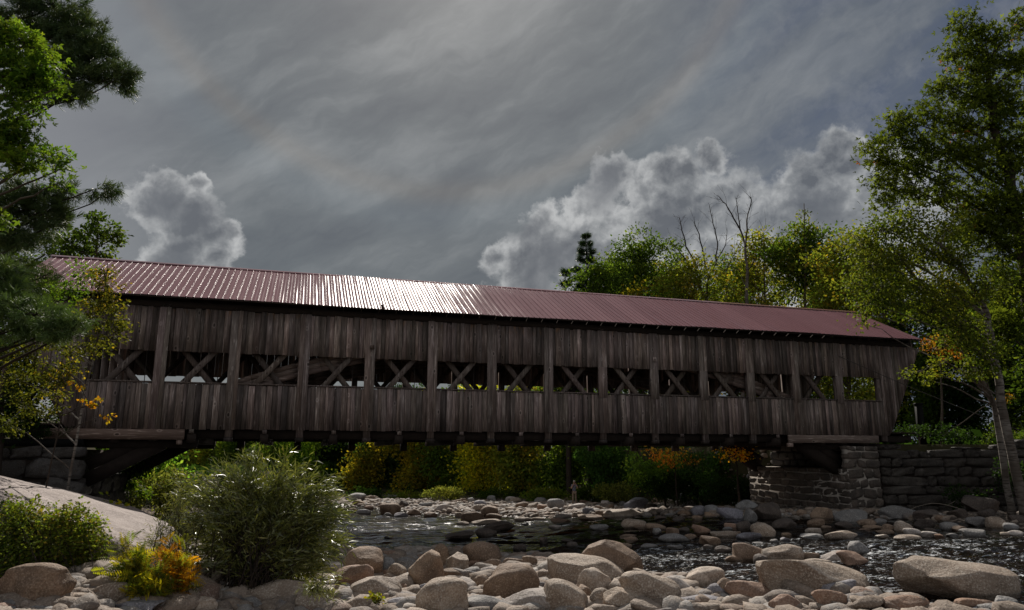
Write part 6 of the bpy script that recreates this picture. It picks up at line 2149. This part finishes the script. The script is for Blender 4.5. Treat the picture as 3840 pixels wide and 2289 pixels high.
# ------------------------------------------------------------------ the person on the far bar
def skinned(name, joints, edges, mat, parent, loc, sub=2, mats=None, mfun=None):
    """one continuous body grown over a skeleton of joints (position, radius)"""
    me = bpy.data.meshes.new(name)
    me.from_pydata([j[0] for j in joints], edges, [])
    o = bpy.data.objects.new(name, me)
    COL.objects.link(o)
    md = o.modifiers.new('skin', 'SKIN')
    for i, v in enumerate(me.skin_vertices[0].data):
        r = joints[i][1]
        v.radius = r if isinstance(r, tuple) else (r, r)
        v.use_root = (i == 0)
    sb = o.modifiers.new('sub', 'SUBSURF')
    sb.levels = sb.render_levels = sub
    bpy.context.view_layer.update()
    ev = o.evaluated_get(bpy.context.evaluated_depsgraph_get())
    m2 = bpy.data.meshes.new_from_object(ev)
    bpy.data.objects.remove(o)
    m2.materials.clear()
    m2.materials.append(mat)
    for p in m2.polygons:
        p.use_smooth = True
        p.material_index = 0
    o = bpy.data.objects.new(name, m2)
    COL.objects.link(o)
    o.parent = parent
    return o


dP, pP = ground_at(1397, 1226, 0.12)
HT = 53.0 * PX * dP
KS = HT / 1.75
zP = float(ground_z(pP[0], pP[1]))
foot = P(1397, 1226, dP)
person = empty('person', (foot[0], foot[1], foot[2] + 0.0))
person.scale = (KS, KS, KS)
tag(person, 'person in striped shirt and khaki trousers on the far stones, holding a camera up', 'person')
M_SKIN = m_simple('skin', (0.42, 0.24, 0.17), 0.6, 0.3, var=.1)
M_HAIR = m_simple('grey_hair', (0.36, 0.34, 0.32), 0.8, 0.2, var=.2)
M_KHAKI = m_simple('khaki_cloth', (0.26, 0.20, 0.15), 0.9, 0.1, var=.15)
M_SHOE = m_simple('brown_shoe', (0.07, 0.05, 0.04), 0.7, 0.2)
M_BLACK = m_simple('black_plastic', (0.015, 0.015, 0.016), 0.4, 0.5)
ms, ts, outs = new_mat('striped_shirt')
tcs = ts.new('ShaderNodeTexCoord')
sps = ts.new('ShaderNodeSeparateXYZ')
ts.l.new(tcs.outputs['Object'], sps.inputs[0])
st_ = ts.math('FRACT', ts.math('DIVIDE', sps.outputs[2], 0.085))
cA = ts.mix(ts.rng(st_, .70, .72), (0.022, 0.018, 0.05), (0.38, 0.46, 0.52))
cA = ts.mix(ts.math('MULTIPLY', ts.rng(st_, .30, .32), ts.rng(st_, .45, .43)), cA, (0.20, 0.05, 0.09))
principled(ts, outs, cA, 0.9, 0.1)
# body facing the camera: the figure looks toward -Y, its right arm is at -X
J = [((0, 0, .95), (.13, .085)), ((0, 0, 1.10), (.125, .085)), ((0, 0, 1.28), (.145, .095)), ((0, 0, 1.42), (.12, .075)), ((0, 0, 1.50), .055), ((0, -.01, 1.56), (.06, .065)),
     ((0, -.02, 1.64), (.075, .095)), ((0, -.015, 1.71), (.06, .075)),
     ((-.17, 0, 1.41), .055), ((-.26, -.10, 1.20), .043), ((-.24, -.17, 1.17), .040), ((-.10, -.23, 1.47), .030), ((-.07, -.24, 1.55), (.040, .018)),
     ((.17, 0, 1.41), .055), ((.27, -.10, 1.20), .043), ((.25, -.17, 1.18), .040), ((.13, -.24, 1.47), .030), ((.10, -.25, 1.55), (.040, .018)),
     ((-.10, 0, .86), .085), ((-.11, 0, .50), .058), ((-.115, .01, .30), .052), ((-.12, .01, .09), .036), ((-.125, -.12, .045), (.036, .03)),
     ((.10, 0, .86), .085), ((.11, 0, .50), .058), ((.115, .01, .30), .052), ((.12, .01, .09), .036), ((.125, -.12, .045), (.036, .03))]
Ed = [(0, 1), (1, 2), (2, 3), (3, 4), (4, 5), (5, 6), (6, 7), (3, 8), (8, 9), (9, 10), (10, 11), (11, 12), (3, 13), (13, 14), (14, 15), (15, 16), (16, 17),
      (0, 18), (18, 19), (19, 20), (20, 21), (21, 22), (0, 23), (23, 24), (24, 25), (25, 26), (26, 27)]
for (h, sg) in ((12, 1), (17, -1)):       # four fingers and a thumb closing on the camera from each side
    hx, hy, hz = J[h][0]
    for q, (dz, ln) in enumerate(((.030, .050), (.010, .058), (-.010, .054), (-.030, .042))):
        n0 = len(J)
        J += [((hx + sg * .012, hy - .035, hz + dz), .0105), ((hx + sg * (.012 + ln * .5), hy - .055, hz + dz + .004), .0095), ((hx + sg * (.012 + ln), hy - .045, hz + dz), .0085)]
        Ed += [(h, n0), (n0, n0 + 1), (n0 + 1, n0 + 2)]
    n0 = len(J)
    J += [((hx + sg * .03, hy + .012, hz - .03), .012), ((hx + sg * .055, hy + .006, hz - .035), .010)]
    Ed += [(h, n0), (n0, n0 + 1)]
skinned('body', J, Ed, M_SKIN, person, None, 2)
g_ = 0.018
SJ = [((0, 0, .90), (.172, .125)), ((0, 0, 1.10), (.168, .122)), ((0, 0, 1.28), (.195, .145)), ((0, 0, 1.42), (.165, .118)), ((0, 0, 1.475), (.075, .075)),
      ((-.17, 0, 1.41), .078), ((-.235, -.06, 1.27), .066), ((.17, 0, 1.41), .078), ((.24, -.06, 1.27), .066)]
skinned('shirt', SJ, [(0, 1), (1, 2), (2, 3), (3, 4), (3, 5), (5, 6), (3, 7), (7, 8)], ms, person, None, 2)
TJ = [((0, 0, .93), (.160, .115)), ((-.10, 0, .86), .103), ((-.11, 0, .50), .078), ((-.12, .01, .10), .066), ((.10, 0, .86), .103), ((.11, 0, .50), .078), ((.12, .01, .10), .066)]
skinned('trousers', TJ, [(0, 1), (1, 2), (2, 3), (0, 4), (4, 5), (5, 6)], M_KHAKI, person, None, 2)
for sg in (-1, 1):
    skinned('shoe', [((sg * .12, .03, .04), .05), ((sg * .123, -.06, .035), .048), ((sg * .128, -.15, .03), .038)], [(0, 1), (1, 2)], M_SHOE, person, None, 2)
    V, Fc = ICO[2]
    mesh_obj('ear', V * np.array([.012, .018, .03]) + np.array([sg * .078, -.005, 1.635]), Fc.reshape(-1), np.full(len(Fc), 3), M_SKIN, person, smooth=True)
    mesh_obj('eye', V * np.array([.014, .008, .009]) + np.array([sg * .030, -.108, 1.65]), Fc.reshape(-1), np.full(len(Fc), 3), M_BLACK, person, smooth=True)
mesh_obj('nose', V * np.array([.014, .022, .024]) + np.array([0, -.118, 1.625]), Fc.reshape(-1), np.full(len(Fc), 3), M_SKIN, person, smooth=True)
mesh_obj('mouth', V * np.array([.026, .008, .007]) + np.array([0, -.108, 1.585]), Fc.reshape(-1), np.full(len(Fc), 3), m_simple('lips', (.3, .11, .09)), person, smooth=True)
V, Fc = ICO[3]
hv = V * np.array([.090, .105, .095])
hv[:, 2] = np.where(hv[:, 1] < -.02, np.maximum(hv[:, 2], .035), np.maximum(hv[:, 2], -.05))
mesh_obj('hair', hv + np.array([0, .005, 1.675]), Fc.reshape(-1), np.full(len(Fc), 3), M_HAIR, person, smooth=True)
camo = empty('camera_body', (foot[0] + .015 * KS, foot[1] - .26 * KS, foot[2] + 1.56 * KS))
camo.scale = (KS, KS, KS)
tag(camo, 'small black camera held up in both hands of the person on the far stones', 'camera')
mb = MB(); mb.box(-.065, .065, -.02, .025, -.04, .04); mb.box(-.025, .025, -.015, .02, .04, .06)
mb.build('housing', M_BLACK, camo)
mb = MB(); mb.tube([(0, -.02, 0), (0, -.08, 0), (0, -.10, 0)], [.034, .034, .038], 14, cap=True)
mb.build('lens', M_BLACK, camo, smooth=False)
